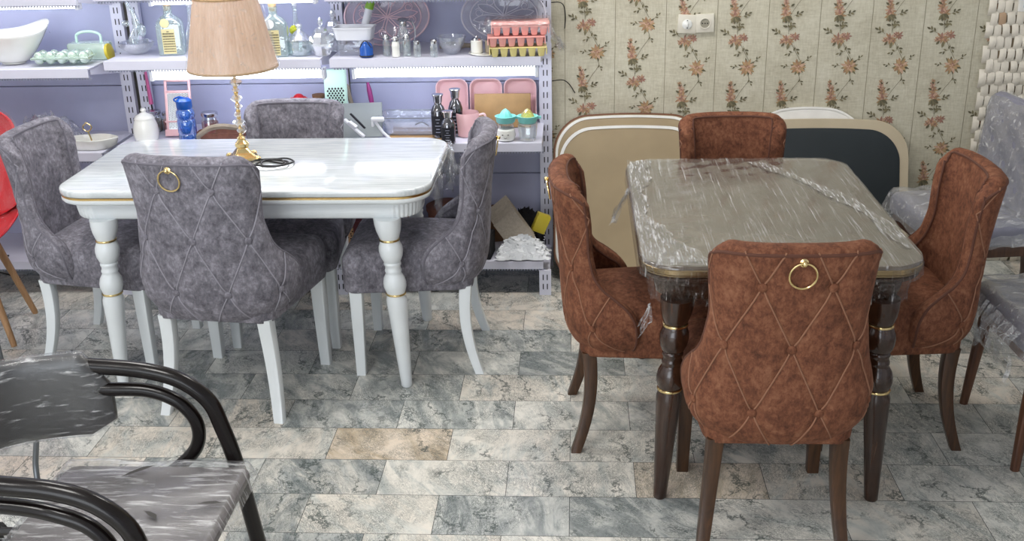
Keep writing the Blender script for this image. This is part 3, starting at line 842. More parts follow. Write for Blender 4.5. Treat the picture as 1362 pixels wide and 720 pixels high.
def taupe_top():
    m, nt, out = new_mat('taupe_top')
    n = noise(nt, 5, 6, .65, None, 1.0, stretch=(1, 1.6, 1)); n2 = noise(nt, 18, 5, .7, None, 1.5)
    col = mixc(nt, math_(nt, 'MULTIPLY', n2, .5), ramp(nt, n, [(.3, srgb(74, 65, 57)), (.55, srgb(102, 92, 82)), (.75, srgb(122, 112, 101))]), srgb(84, 73, 61))
    bsdf(nt, out, col, .1, 0, .5, coat=.5)
taupe_top()
plain('bronze_trim', (0.30, 0.22, 0.12), 0.25, 0.9)
tw = make_table('glossy white dining table with fluted apron, gold line and turned legs', (-1.172, 3.848, 0), .668, .362, .12, 'white_top', 'white_paint', 'white_paint', 'gold', .126, .063)
_tb_dummy = None
tb = make_table('dark brown dining table with rounded taupe top wrapped in clear film', (.574, 3.315, 0), .392, .545, .11, 'taupe_top', 'dark_wood', 'dark_wood', 'bronze_trim', .074, .062)
MB().loft([[(p[0], p[1], z) for p in rrect(-.392-o_, .392+o_, -.545-o_, .545+o_, .11, 10)] for z, o_ in ((.749, -.002), (.750, .0015), (.7545, .0025), (.7555, .001), (.7565, .0025), (.768, .0025), (.770, .0005))], cap0=False, cap1=False).build('bronze_edge', 'bronze_trim', tb, angle=30)
# stretch film on the brown table: top sheet + skirt over edge and apron
def film_on(root, hx, hy, rad):
    Z = .7815
    def fn(u, v):
        x, y = (2*u-1)*hx, (2*v-1)*hy
        # clamp to the rounded outline
        cx, cy = hx-rad, hy-rad
        if abs(x) > cx and abs(y) > cy:
            dx, dy = abs(x)-cx, abs(y)-cy; k = max(dx, dy)/max(math.hypot(dx, dy), 1e-6)
            x = math.copysign(cx+dx*k, x); y = math.copysign(cy+dy*k, y)
        rr_ = .0008*math.sin(x*90+y*20)+.0006*math.sin(y*70-x*31)
        return (x, y, Z+rr_+.0005)
    MB().grid(fn, 60, 80).build('film_sheet', 'table_film', root, angle=80)
    # heavier layered film along the left and the near end
    mb = MB()
    def strip(u, v):
        y = -hy+.03+(2*hy-.06)*v; wv = .06+.02*math.sin(v*7+1)+.012*math.sin(v*27)+.006*math.sin(v*90)+.10*max(0, 1-v*3.2)
        return (-hx+.004+wv*u, y, Z+.003+.0015*math.sin(u*9+v*40))
    mb.grid(strip, 10, 60)
    def strip2(u, v):
        x = -hx+.04+(.36)*u; wv = .05+.02*math.sin(u*9)
        return (x, -hy+.004+wv*v, Z+.0032+.001*math.sin(u*60))
    mb.grid(strip2, 40, 6)
    def strip3(u, v):
        t = u; x = .0+.30*t+.07*math.sin(t*3); y = hy-.06-1.02*t*hy*1.6
        wv = .016+.018*math.sin(t*8+1)**2
        return (min(x+wv*(v-.5)*2+.07, hx-.012), max(y, -hy+.03), Z+.0035+.002*math.sin(u*80))
    mb.grid(strip3, 60, 4)
    mb.build('film_fold', 'table_film_white', root, angle=80)
    mb = MB(); rings = []
    for z, o in ((Z, -.001), (Z-.012, .0035), (Z-.05, .006), (.715, -.022), (.68, -.030), (.655, -.028)):
        pts = rrect(-hx-o, hx+o, -hy-o, hy+o, rad+o, 16); rings.append([(p[0]+.002*math.sin(k*1.7), p[1]+.002*math.cos(k*2.3), z+(.006*math.sin(k*.9) if z < .66 else 0)) for k, p in enumerate(pts)])
    mb.loft(rings, cap0=False, cap1=False)
    mb.build('film_skirt', 'apron_film', root, angle=80)
    # loose torn ends
    rnd = random.Random(4)
    for (x, y, z, dx, dz, n) in ((-hx-.01, .18, .775, -.05, -.10, 9), (-hx+.02, -hy+.01, .66, -.02, -.075, 6)):
        for k in range(n):
            a = rnd.uniform(-.02, .02); pts = [(x, y+a, z)]
            for t in (.35, .7, 1.0): pts.append((x+dx*t+rnd.uniform(-.012, .012), y+a+rnd.uniform(-.015, .015)-.03*t, z+dz*t+rnd.uniform(-.012, .012)))
            c = catmull(pts, 5); w = rnd.uniform(.003, .010)
            MB().add([tuple(p+Vector((0, 0, 0))) for p in c]+[tuple(p+Vector((w, w*.5, w*.3))) for p in c], [(i, i+1, len(c)+i+1, len(c)+i) for i in range(len(c)-1)]).build('torn_film_end', 'wrap_film', root, angle=80)
film_on(tb, .392, .545, .11)
# film scraps hanging at the right end of the white table
def film_scrap(root):
    mb = MB(); rnd = random.Random(9)
    def fn(u, v):
        y = -.30+.62*u; d = v
        x = .670+.004*math.sin(u*23)+.022*d*(.5+.5*math.sin(u*9+1))+.012*math.sin(v*14+u*30)
        z = .782-.155*d*(.55+.45*math.sin(u*6+.6)**2)+.006*math.sin(u*50+v*9)
        return (x, y, z)
    mb.grid(fn, 70, 14)
    def fn2(u, v):
        a = u*2*PI; r = .03+.035*v+.010*math.sin(a*5+v*9)
        return (.715+r*math.cos(a)*.5, .08+.05*v+r*math.sin(a)*1.6, .735+.05*math.sin(v*PI)*math.sin(a*2+1)-.03*v)
    mb.grid(fn2, 40, 10)
    mb.build('film_scrap', 'wrap_clear', root, angle=80)
film_scrap(tw)

# ---------------------------------------------------------------- lamp and cable
lamp = thing('table_lamp', 'table lamp with pleated peach shade, crystal beads and gold base on the white table', 'lamp', (-1.262, 3.90, .781))
def base_ring(h, z, r=.3):
    return [(p[0], p[1], z) for p in rrect(-h, h, -h, h, h*r, 4)]
bs = MB().loft([base_ring(.050, 0), base_ring(.056, .004), base_ring(.052, .012), base_ring(.036, .020), base_ring(.026, .034), base_ring(.020, .046, .9)], M=T(0, 0, 0, rz=R(25)))
for k in range(4):
    a = R(25+45+90*k); bs.sphere((.064*math.cos(a), .064*math.sin(a), .009), (.014, .014, .009), 10, 6)
bs.lathe([(.020, .044), (.026, .050), (.026, .062), (.018, .070), (.013, .078), (.016, .082), (.008, .090)], 20)
bs.build('lamp_base', 'brass', lamp, angle=40)
st = MB(); pr = []
for k in range(60):
    z = .085+.285*k/59; pr.append((.0065+.0022*math.sin(k*1.3), z))
st.lathe(pr, 12).build('lamp_stem', 'gold', lamp)
cr = MB(); rnd = random.Random(2)
for z, r in ((.110, .019), (.142, .024), (.172, .015), (.202, .015), (.232, .022), (.264, .015), (.294, .024), (.322, .018), (.342, .016)):
    cr.lathe([(.006, -r*.7), (r*.75, -r*.35), (r, 0), (r*.75, r*.35), (.006, r*.7)], 8, M=T(.004*math.sin(z*70), .004*math.cos(z*50), z, rz=z*30))
cr.build('crystal_bead', 'crystal', lamp, smooth=False)
def shade_mat():
    m, nt, out = new_mat('pleated_fabric')
    tc = N(nt, 'ShaderNodeTexCoord'); s = N(nt, 'ShaderNodeSeparateXYZ'); L(nt, tc.outputs['Object'], s.inputs[0])
    n = noise(nt, 70, 3, .6, tc.outputs['Object'], 0, stretch=(1, 1, .04))
    col = ramp(nt, n, [(.35, srgb(228, 198, 172)), (.65, srgb(240, 213, 190))])
    d = N(nt, 'ShaderNodeBsdfDiffuse'); L(nt, col, d.inputs[0])
    t = N(nt, 'ShaderNodeBsdfTranslucent'); L(nt, col, t.inputs[0])
    mx = N(nt, 'ShaderNodeMixShader'); mx.inputs[0].default_value = .5
    L(nt, d.outputs[0], mx.inputs[1]); L(nt, t.outputs[0], mx.inputs[2])
    L(nt, mx.outputs[0], out.inputs[0])
shade_mat()
wob = lambda a: 1+.010*math.sin(a*64)+.006*math.sin(a*9)
shp = MB().lathe([(.163-.050*t/14, .346+.256*t/14) for t in range(15)], 256, cap=False, wob=wob)
shade = shp.build('lamp_shade', 'pleated_fabric', lamp, angle=80)
wobf = lambda a: 1+.012*math.sin(a*7)+.006*math.sin(a*23)
MB().lathe([(.170, .342), (.168, .360), (.125, .598)], 72, cap=False, wob=wobf).build('shade_wrap', 'wrap_clear', shade, angle=80)
MB().lathe([(.1635, .344), (.1655, .346), (.1655, .351), (.1625, .353)], 96, cap=False).lathe([(.1125, .598), (.1155, .600), (.1155, .605), (.112, .606)], 96, cap=False).build('shade_trim', 'print_tan', shade)
rnd = random.Random(6); cab = []
for k in range(46):
    t = k/45; a = t*2*PI*2.6
    cab.append((-1.195+.04+.065*math.cos(a)+.05*t, 3.82+.055*math.sin(a)+.01*math.sin(t*9), .7835+.003*math.sin(a*1.7)**2+.0035*(k % 18 > 9)))
cab = [(-1.215, 3.89, .786), (-1.20, 3.885, .784)]+cab
o = MB().tube(catmull(cab, 3), .0032, 6).build('power_cable', 'black_wire'); tag(o, 'thin black power cable coiled beside the lamp base on the white table', 'cable')
plain('linen_grey', srgb(178, 167, 152), 0.9, var=.12, vscale=120, bumpy=.3)
plain('lemon', srgb(214, 194, 60), 0.4)
plain('white_wrap', srgb(226, 228, 230), 0.35, bumpy=.3)
plain('pink_handle', srgb(196, 90, 140), 0.4)
def leopard():
    m, nt, out = new_mat('leopard')
    v = N(nt, 'ShaderNodeTexVoronoi'); v.inputs['Scale'].default_value = 90
    tc = N(nt, 'ShaderNodeTexCoord'); L(nt, tc.outputs['Object'], v.inputs['Vector'])
    bsdf(nt, out, ramp(nt, v.outputs['Distance'], [(.30, srgb(30, 20, 18)), (.38, srgb(190, 150, 110))]), .7)
leopard()
plain('grey_pattern', srgb(96, 90, 90), 0.7, var=.15, vscale=14)
plain('tear_grey', srgb(70, 68, 66), 0.9)
film('seat_wrap', base=.06, streak=.5, stretch=(3, 22, 3), rot=(0, 0, R(35)), lo=.5, hi=.72, gl=.02, crk=.12, bs=.15, rough=.3)
film('bag_film', base=.06, streak=.3, stretch=(6, 6, 6), lo=.5, hi=.75, gl=.10, crk=.4, tint=(.93, .94, .97))
film('dark_wrap', base=.04, streak=.6, stretch=(5, 5, 30), rot=(R(20), R(10), 0), lo=.56, hi=.75, gl=.03, crk=.08, bs=.3)  # white streaks also paint in the highlights on the pad's film

# ================================================================== shop shelving
YS = 4.42   # front edge of the shelves
def rack(label, x0, x1, shelves, uprights, tubes, foot):
    r = thing('shelving_rack', label, 'shelving', ((x0+x1)/2, 4.8, 0)); cx = (x0+x1)/2
    for k in range(5):
        z0, z1 = .02+.43*k, .02+.43*(k+1)-.003
        MB().box(x0-cx, x1-cx, 0.012, 0.03, z0, z1, bev=.003).build('back_panel', 'rack_panel', r, smooth=False)
    for ux, w in uprights:
        mb = MB(); x = ux-cx
        mb.box(x-w/2, x+w/2, -.028, .0, 0.0, 2.15)
        for sx in (-.008, .008):
            z = .06
            while z < 2.1:
                mb.box(x+sx-.0022, x+sx+.0022, -.0288, -.0278, z, z+.026, 1); z += .05
        mb.build('upright', ['shelf_paint', 'slot_dark'], r, smooth=False)
        if foot:
            mb = MB().box(x-.026, x+.026, YS-4.8-.004, YS-4.8+.010, 0.0, .118)
            mb.box(x-.02, x+.02, YS-4.8+.010, -.02, .0, .10)
            for sx in (-.009, .009):
                for z in (.028, .072): mb.box(x+sx-.0022, x+sx+.0022, YS-4.8-.0052, YS-4.8-.0040, z, z+.026, 1)
            mb.build('foot_plate', ['shelf_paint', 'slot_dark'], r, smooth=False)
    for z in shelves:
        s = MB().box(x0-cx+.004, x1-cx-.004, YS-4.8, 0.010, z-.006, z, bev=.001).box(x0-cx+.004, x1-cx-.004, YS-4.8-.002, YS-4.8+.004, z-.036, z+.0005).build('shelf', 'shelf_paint', r, smooth=False)
        mb = MB()
        n = int((x1-x0)/.0125)
        for k in range(n): mb.box(x0-cx+.02+k*.0125, x0-cx+.026+k*.0125, YS-4.8+.004, YS-4.8+.008, z-.046, z-.037)
        mb.box(x0-cx+.01, x1-cx-.01, YS-4.8+.005, YS-4.8+.012, z-.040, z-.030)
        mb.build('rail_perforation', 'rail_grey', s, smooth=False)
        for sx in (x0-cx+.008, x1-cx-.008):
            pts = [(0.0, z-.008), (YS-4.8+.03, z-.008), (YS-4.8+.03, z-.03), (-.02, z-.085), (0.0, z-.085)]
            mb = MB().loft([[(sx-.0015, p[0], p[1]) for p in pts], [(sx+.0015, p[0], p[1]) for p in pts]])
            mb.build('bracket', 'shelf_paint', s, smooth=False)
    for z, a, b in tubes:
        t = MB().tube([(a-cx+.012, YS-4.8+.040, z), (b-cx-.012, YS-4.8+.040, z)], .019, 14).build('led_tube', 'led_tube', r)
        for hx_ in (a-cx, b-cx-.014): MB().box(hx_, hx_+.014, YS-4.8+.018, YS-4.8+.062, z-.023, z+.024, bev=.002).build('tube_holder', 'white_plastic', t, smooth=False)
    return r
plain('rail_grey', srgb(150, 154, 170), 0.6)
plain('teal_shelf', srgb(112, 140, 142), 0.5)
rack('white metal shelving bay at far left behind the grey chair', -2.96, -2.05, [.16, .665, 1.03, 1.33, 1.75], [(-2.045, .052)], [(1.295, -2.9, -2.06), (1.715, -2.9, -2.1)], True)
rack('white metal shelving bay with glass bottles, behind the lamp', -1.985, -1.055, [.16, .695, 1.06, 1.345, 1.76], [(-1.968, .052), (-1.052, .050)], [(.994, -1.80, -1.05), (1.305, -1.76, -1.06), (1.72, -1.9, -1.1)], True)
rack('white metal shelving bay with pink trays, beside the floral wallpaper', -1.025, -.140, [.16, .695, 1.06, 1.33, 1.76], [(-.136, .056)], [(.994, -.935, -.155), (1.72, -.95, -.2)], True)
bpy.context.view_layer.update()

# ---------------------------------------------------------------- goods
Z0, Z1, Z2, Z3, Z4 = 1.0310, 1.0610, .6960, .6660, .1610
# -- left bay
r = thing('serving_bowl', 'large white asymmetrical bowl with a hole in its raised rim', 'bowl', (-2.44, 4.56, Z0), R(8))
def bowl_fn(u, v):
    a = 2*PI*u; rim = .125+.045*max(0, math.cos(a-.5))**3
    h = rim if v > 0 else 0
    t = v; rad = .045+.095*t**.8*(1+.12*max(0, math.cos(a-.5)))
    return (rad*1.15*math.cos(a), rad*.85*math.sin(a), .008+h*t**1.15)
mb = MB().grid(bowl_fn, 48, 12).add([(.05*math.cos(2*PI*i/24), .038*math.sin(2*PI*i/24), .008) for i in range(24)], [tuple(range(24))])
o = mb.build('bowl_body', 'white_ceramic', r, angle=80); sm = o.modifiers.new('s', 'SOLIDIFY'); sm.thickness = .005
MB().lathe([(.016, 0), (.016, .0015), (.0, .0015)], 20, M=T(.148, .055, .130, ry=R(62), rz=R(20))).build('rim_hole', 'rack_panel', r)
r = thing('egg_box', 'pale green clear-domed egg box on the left shelf', 'egg box', (-2.20, 4.53, Z0), R(4))
def tray_cups(nx, ny, sx, sy, rad, zc, up, mb):
    for i in range(nx):
        for j in range(ny):
            x, y = (i-(nx-1)/2)*sx, (j-(ny-1)/2)*sy
            pr = [(rad*math.cos(k*PI/2/6), rad*1.05*math.sin(k*PI/2/6)) for k in range(7)]
            mb.lathe([(max(p[0], .001), zc+(p[1] if up else -p[1])) for p in pr], 12, M=T(x, y, 0))
    return mb
tray_cups(5, 2, .048, .048, .022, .029, False, MB()).box(-.125, .125, -.054, .054, .029, .033, bev=.002).build('lower_tray', 'mint_glass', r)
tray_cups(5, 2, .048, .048, .022, .038, True, MB()).box(-.125, .125, -.054, .054, .034, .038, bev=.002).build('domed_lid', 'mint_glass', r)
r = thing('handled_box', 'pale green plastic box with arched handle behind the egg box', 'box', (-2.135, 4.655, Z0), R(0))
MB().box(-.09, .09, -.04, .04, 0, .075, bev=.012).build('box_body', 'mint_glass', r)
MB().tube(catmull([(-.055, 0, .075), (-.052, 0, .105), (-.02, 0, .118), (.02, 0, .118), (.052, 0, .105), (.055, 0, .075)], 5), .006, 8).build('handle', 'mint_plastic', r)
o = MB().lathe([(.001, 0), (.034, 0), (.037, .004), (.037, .014), (.012, .020), (.001, .020)], 24, M=T(0, 0, .037, ry=R(80))).build('yellow_disc', 'lemon'); o.location = (-2.035, 4.60, Z0)  # unidentified yellow item, made up as a thick plain disc
tag(o, 'small round yellow disc tipped on edge right of the green box', 'bowl')
r = thing('snack_dish', 'white divided dish with a key-shaped centre handle, left shelf', 'dish', (-2.125, 4.505, Z3), R(4))
def lobed(s, z): return [(s*(.105+.010*abs(math.cos(2.5*a)))*math.cos(a)*1.0, s*(.060+.008*abs(math.cos(2.5*a)))*math.sin(a), z) for a in [2*PI*k/60 for k in range(60)]]
MB().loft([lobed(.72, 0), lobed(.9, .014), lobed(1.0, .046), lobed(.97, .048), lobed(.86, .014), lobed(.72, .008)]).build('dish_body', 'white_ceramic', r)
MB().tube([(0, 0, .008), (-.004, 0, .04), (-.012, 0, .075)], .0035, 8).tube(catmull([(-.012, 0, .075), (-.030, 0, .085), (-.030, 0, .100), (-.022, 0, .106), (-.016, 0, .114), (-.006, 0, .108), (.004, 0, .100), (.004, 0, .088)], 4, True), .003, 6, closed=True).build('key_handle', 'brass', r)
def crumple(name, label, cat, loc, sx, sy, sz, mat, seed, n=26, rz=0):
    rnd = random.Random(seed)
    ph = [(rnd.uniform(-34, 34), rnd.uniform(-34, 34), rnd.uniform(0, 6), rnd.uniform(.2, 1)) for _ in range(8)]
    def fn(u, v):
        x, y = u-.5, v-.5; e = max(0, 1-(2*abs(x))**3)*max(0, 1-(2*abs(y))**3)
        h = sum(w*abs(math.sin(a*x+b*y+c)) for a, b, c, w in ph)/3.2
        jx = .05*math.sin(17*y+3*x*ph[0][0]); jy = .05*math.cos(19*x+4*y)
        return ((x+jx)*sx, (y+jy)*sy, .002+sz*(e*(.35+.65*h)+.06*h))
    o = MB().grid(fn, n, n).build(name, mat, None, smooth=False); o.location = loc; o.rotation_euler.z = rz
    return tag(o, label, cat)
crumple('plastic_bag', 'clear crumpled plastic bag lying on the left shelf behind the grey chair', 'plastic bag', (-2.37, 4.60, Z3), .30, .20, .10, 'bag_film', 5, 34)

# -- middle bay, upper shelf
r = thing('glass_stand', 'cut glass dish with a tall clear figure on it, left end of the middle bay', 'glass ornament', (-1.900, 4.60, Z1))
MB().lathe([(.02, 0), (.035, .004), (.066, .030), (.076, .050), (.072, .052), (.058, .030), (.02, .012)], 10, wob=lambda a: 1+.06*math.cos(a*5)).build('cut_dish', 'crystal', r, smooth=False)
MB().tube(catmull([(0, 0, .012), (-.012, 0, .06), (.012, 0, .11), (.004, 0, .17), (-.016, 0, .215), (-.010, 0, .245)], 5), [.020, .020, .021, .021, .021, .020, .020, .019, .019, .018, .018, .017, .016, .015, .014, .013, .012, .012, .011, .010, .010, .010, .010, .009, .009, .008], 10).build('glass_figure', 'clear_glass', r)
MB().sphere((-.035, -.005, .13), (.018, .008, .014), 10, 6).sphere((.030, 0, .10), (.020, .008, .030), 10, 6).build('glass_wing', 'clear_glass', r)
def labelled_bottle(x, y, rz, tagmat, label, s=1.0):
    r = thing('glass_bottle', label, 'bottle', (x, y, Z1), rz)
    def rr(hx, hy, z, q=.3): return [(p[0], p[1], z*s) for p in rrect(-hx*s, hx*s, -hy*s, hy*s, min(hx, hy)*q*s, 4)]
    MB().loft([rr(.050, .030, 0), rr(.054, .034, .004), rr(.054, .034, .125), rr(.050, .032, .142, .6), rr(.036, .026, .158, .8), rr(.020, .020, .168, 1), rr(.0175, .0175, .176, 1), rr(.0175, .0175, .196, 1), rr(.020, .020, .200, 1), rr(.020, .020, .206, 1), rr(.014, .014, .206, 1)]).build('bottle_body', 'green_glass', r)
    MB().lathe([(.013*s, .186*s), (.015*s, .206*s), (.018*s, .214*s), (.018*s, .232*s), (.012*s, .236*s)], 16).build('cork_stopper', 'cork', r)
    lb = MB().box(-.030*s, .024*s, -.0362*s, -.0350*s, .008*s, .112*s).build('paper_label', 'label_paper', r, smooth=False)
    mb = MB(); rnd = random.Random(8)
    for k in range(9):
        z = .016+.0105*k; hgt = .0065 if k == 7 else (.0045 if k != 6 else .006); x0 = -.026
        if k == 8:
            mb.box(-.008, .002, -.0367, -.0364, z, z+.003); continue
        while x0 < .020:
            w = rnd.uniform(.0018, .0042); mb.box(x0*s, (x0+w)*s, -.0367*s, -.0364*s, z*s, (z+hgt)*s); x0 += w+.0014
    mb.build('printed_lines', 'ink', lb, smooth=False)
    MB().lathe([(.0, 0), (.019*s, 0), (.019*s, .0015), (0, .0015)], 24, M=T(-.012*s, -.036*s, .137*s, rx=R(84), ry=R(-6))).build('round_tag', tagmat, r)
labelled_bottle(-1.735, 4.575, R(8), 'label_paper', 'squat clear bottle with cork, printed label and round kraft tag, left of the lamp')
labelled_bottle(-1.262, 4.505, R(4), 'tag_white', 'squat clear bottle with cork, printed label and round white tag, right of the lamp')
labelled_bottle(-1.385, 4.60, R(0), 'tag_white', 'corked clear bottle mostly hidden behind the lampshade')
def decanter(x, y, label, flower=None):
    r = thing('glass_decanter', label, 'decanter', (x, y, Z1))
    MB().lathe([(.026, 0), (.034, .004), (.036, .045), (.030, .075), (.014, .115), (.009, .150), (.009, .180), (.012, .185)], 18).build('decanter_body', 'clear_glass', r)
    MB().lathe([(.006, .183), (.011, .192), (.012, .205), (.007, .214), (.001, .216)], 12).build('glass_stopper', 'crystal', r)
    if flower:
        mb = MB()
        for k in range(9): mb.sphere((.013*math.cos(k*.7), -.034+.003*math.sin(k), .095+.013*math.sin(k*.7)), (.009, .006, .009), 8, 5)
        mb.sphere((0, -.036, .095), .012, 8, 6); mb.build('flower_charm', 'lime_flower', r)
decanter(-1.672, 4.66, 'slender clear glass decanter tight behind the lamp shade, left side')
decanter(-1.196, 4.61, 'slender clear decanter with a lime green flower charm', True)
r = thing('sugar_bowl', 'clear glass lidded sugar bowl with a round knob', 'jar', (-1.162, 4.520, Z1))
MB().lathe([(.034, 0), (.046, .004), (.050, .045), (.054, .062), (.048, .063), (.044, .01)], 16).build('bowl_body', 'clear_glass', r, smooth=False)
MB().lathe([(.054, .064), (.054, .068), (.036, .082), (.020, .098), (.010, .104), (.008, .108), (.013, .116), (.015, .124), (.009, .132), (.001, .134)], 16).build('lid', 'crystal', r)
def cut_jar(x, y, s, label):
    r = thing('crystal_jar', label, 'jar', (x, y, Z1))
    MB().lathe([(.022*s, 0), (.030*s, .003*s), (.052*s, .045*s), (.055*s, .055*s), (.046*s, .085*s), (.030*s, .098*s)], 9).build('faceted_body', 'crystal', r, smooth=False)
    MB().lathe([(.031*s, .099*s), (.024*s, .112*s), (.010*s, .120*s), (.007*s, .124*s), (.013*s, .136*s), (.009*s, .150*s), (.001, .160*s)], 9).build('faceted_lid', 'crystal', r, smooth=False)
cut_jar(-1.064, 4.495, 1.0, 'faceted clear crystal jar, front one beside the white basket')
cut_jar(-1.035, 4.61, 1.12, 'taller faceted crystal jar peeking over the front crystal jar')
r = thing('draining_box', 'white colander basket seated in a clear plastic box', 'storage box', (-.925, 4.515, Z1), R(-3))
MB().box(-.070, .070, -.042, .042, 0, .072, bev=.01).build('clear_box', 'smoke_glass', r)
def bk(h, w, z): return [(p[0], p[1], z) for p in rrect(-h, h, -w, w, .02, 5)]
MB().loft([bk(.074, .046, .066), bk(.082, .052, .112), bk(.086, .056, .114), bk(.086, .056, .118), bk(.080, .050, .118), bk(.072, .044, .070)]).build('white_basket', 'white_plastic', r)
r = thing('cleaning_brush', 'white tube brush with a green collar leaning on the white box', 'brush', (-.895, 4.60, Z1+.09))
MB().tube([(-.03, 0, -.0895+.02), (.018, .02, .085)], .0165, 12).build('brush_handle', 'white_plastic', r)
MB().tube([(.017, .02, .083), (.027, .024, .117)], .0185, 12).build('green_collar', 'green_plastic', r)
MB().tube([(.027, .024, .117), (.040, .030, .165)], [.013, .008], 10).build('brush_neck', 'white_plastic', r)
r = thing('tea_light_holder', 'small deep blue dome-topped plastic pot on the middle shelf', 'pot', (-.868, 4.448, Z1))
MB().lathe([(.024, 0), (.028, .003), (.028, .038), (.022, .055), (.010, .063), (.001, .064)], 20).build('pot_body', 'blue_plastic', r)
MB().lathe([(.029, .004), (.0305, .007), (.029, .010)], 20, cap=False).tube(catmull([(-.024, -.012, .04), (-.012, -.02, .062), (0, -.015, .070), (.012, -.02, .062), (.024, -.012, .04)], 4), .002, 6).build('pot_trim', 'black_wire', r)
def filigree_tray(x, y, z, a, b, mat, label, tilt=20, rims=True):
    r = thing('oval_tray', label, 'tray', (x, y, z)); r.rotation_euler = (R(-tilt), 0, 0)
    def ell(s, yy): return [(s*a*math.cos(2*PI*k/64), yy, b+s*b*math.sin(2*PI*k/64)) for k in range(64)]
    MB().loft([ell(.80, .0), ell(.82, -.002), ell(.99, -.016), ell(1.0, -.016), ell(.83, .004), ell(.80, .004)][::1], cap0=True, cap1=True).build('tray_body', mat+'_glass', r, angle=60)
    mb = MB()
    rim = 'pink_rim2' if mat == 'pink' else 'tray_white'
    mb.tube(ell(1.0, -.017), .004, 6, closed=True).tube(ell(.80, -.003), .0028, 6, closed=True)
    for k in range(8):
        a0 = 2*PI*k/8+.2; pts = []
        for t in range(13):
            q = t/12; rr_ = .74*q; aa = a0+.30*math.sin(q*PI)
            pts.append((a*rr_*math.cos(aa), -.004, b+b*rr_*math.sin(aa)))
        mb.tube(pts, .0022, 5)
        pts = []
        for t in range(13):
            q = t/12; rr_ = .74*q; aa = a0-.30*math.sin(q*PI)
            pts.append((a*rr_*math.cos(aa), -.004, b+b*rr_*math.sin(aa)))
        mb.tube(pts, .0022, 5)
        c = (a*.60*math.cos(a0+.38), b+b*.60*math.sin(a0+.38))
        pts = [(c[0]+(.010+.010*t/16)*math.cos(t*.55), -.004, c[1]+(.010+.010*t/16)*math.sin(t*.55)) for t in range(17)]
        mb.tube(pts, .0018, 5)
    mb.sphere((0, -.004, b), (.008, .004, .008), 10, 6)
    mb.build('filigree_rim', rim, r)
plain('pink_rim2', srgb(226, 196, 204), 0.35)
plain('tray_white', srgb(214, 212, 224), 0.35)
filigree_tray(-.820, 4.690, Z1+.004, .185, .125, 'pink', 'pink see-through oval tray with scrollwork, leaning behind the salt shakers', 18)
filigree_tray(-.312, 4.690, Z1+.004, .182, .122, 'lilac', 'clear whitish oval tray with scrollwork, leaning behind the egg cartons', 18)
SK = 'chrome-capped glass shakers on the middle shelf'
def shaker(x, y, h, r0, white, label):
    r = thing('salt_shaker', label, 'shaker', (x, y, Z1), 0, SK)
    MB().lathe([(r0*.8, 0), (r0, .003), (r0*.92, h*.35), (r0, h*.55), (r0*.8, h*.74), (r0*.75, h*.78)], 12).build('shaker_body', 'white_ceramic' if white else 'clear_glass', r, smooth=False)
    MB().lathe([(r0*.82, h*.76), (r0*.86, h*.78), (r0*.84, h*.93), (r0*.6, h*.99), (.001, h)], 16).build('chrome_cap', 'chrome', r)
shaker(-.788, 4.475, .088, .0165, False, 'clear glass shaker directly right of the small blue pot')
shaker(-.745, 4.448, .084, .0175, True, 'white salt shaker with chrome cap in the row of glass ones')
shaker(-.702, 4.470, .090, .0180, False, 'tall clear glass shaker just right of the white shaker')
shaker(-.655, 4.445, .068, .0170, False, 'shortest, rounded clear glass shaker of the row')
shaker(-.585, 4.440, .072, .0170, False, 'clear glass shaker standing apart at the right of the row')
r = thing('glass_cruet', 'tall glass cruet with chrome neck and curved handle behind the shakers', 'cruet', (-.728, 4.560, Z1))
MB().lathe([(.030, 0), (.034, .004), (.030, .06), (.016, .100), (.014, .112)], 18).build('cruet_body', 'clear_glass', r)
MB().lathe([(.016, .108), (.017, .112), (.016, .128), (.022, .134), (.016, .142), (.001, .145)], 16).build('chrome_neck', 'chrome', r)
MB().tube(catmull([(.014, 0, .132), (.040, 0, .124), (.052, 0, .085), (.044, 0, .040)], 6), .003, 6).build('handle', 'chrome', r)
r = thing('glass_bowl', 'grey tinted glass bowl at the right of the salt shakers', 'bowl', (-.518, 4.500, Z1))
MB().lathe([(.022, 0), (.028, .003), (.052, .040), (.062, .074), (.059, .074), (.048, .040), (.02, .008)], 24).build('bowl_body', 'smoke_glass', r)
o = MB().tube(catmull([(-.08, 0, .012), (-.05, 0, .016), (.03, .005, .012), (.08, .01, .010)], 4), [.012]*4+[.014]*4+[.010]*5, 8).build('pepper_mill', 'driftwood'); o.location = (-.505, 4.66, Z1+.075)
tag(o, 'grey-brown wooden stick resting over the rim behind the grey glass bowl', 'utensil'); o.location = (-.50, 4.60, Z1+.004)
o = MB().lathe([(.0, 0), (.070, 0), (.076, .005), (.074, .007), (.0, .004)], 28).build('cruet_tray', 'white_ceramic'); o.location = (-.372, 4.500, Z1); tag(o, 'small round white tray under the condiment pots', 'tray')
for x, w in ((-.412, True), (-.352, False)):
    r = thing('condiment_pot', 'white ribbed condiment pot on the small round tray' if w else 'grey-brown condiment pot on the small round tray, beside the egg cartons', 'pot', (x, 4.490, Z1+.0052))
    MB().lathe([(.022, 0), (.025, .003), (.025, .050), (.022, .053)], 14).build('pot_body', 'white_ceramic' if w else 'driftwood', r)
    MB().lathe([(.022, .053), (.018, .060), (.006, .063), (.004, .070), (.001, .071)], 12).build('lid', 'chrome', r)
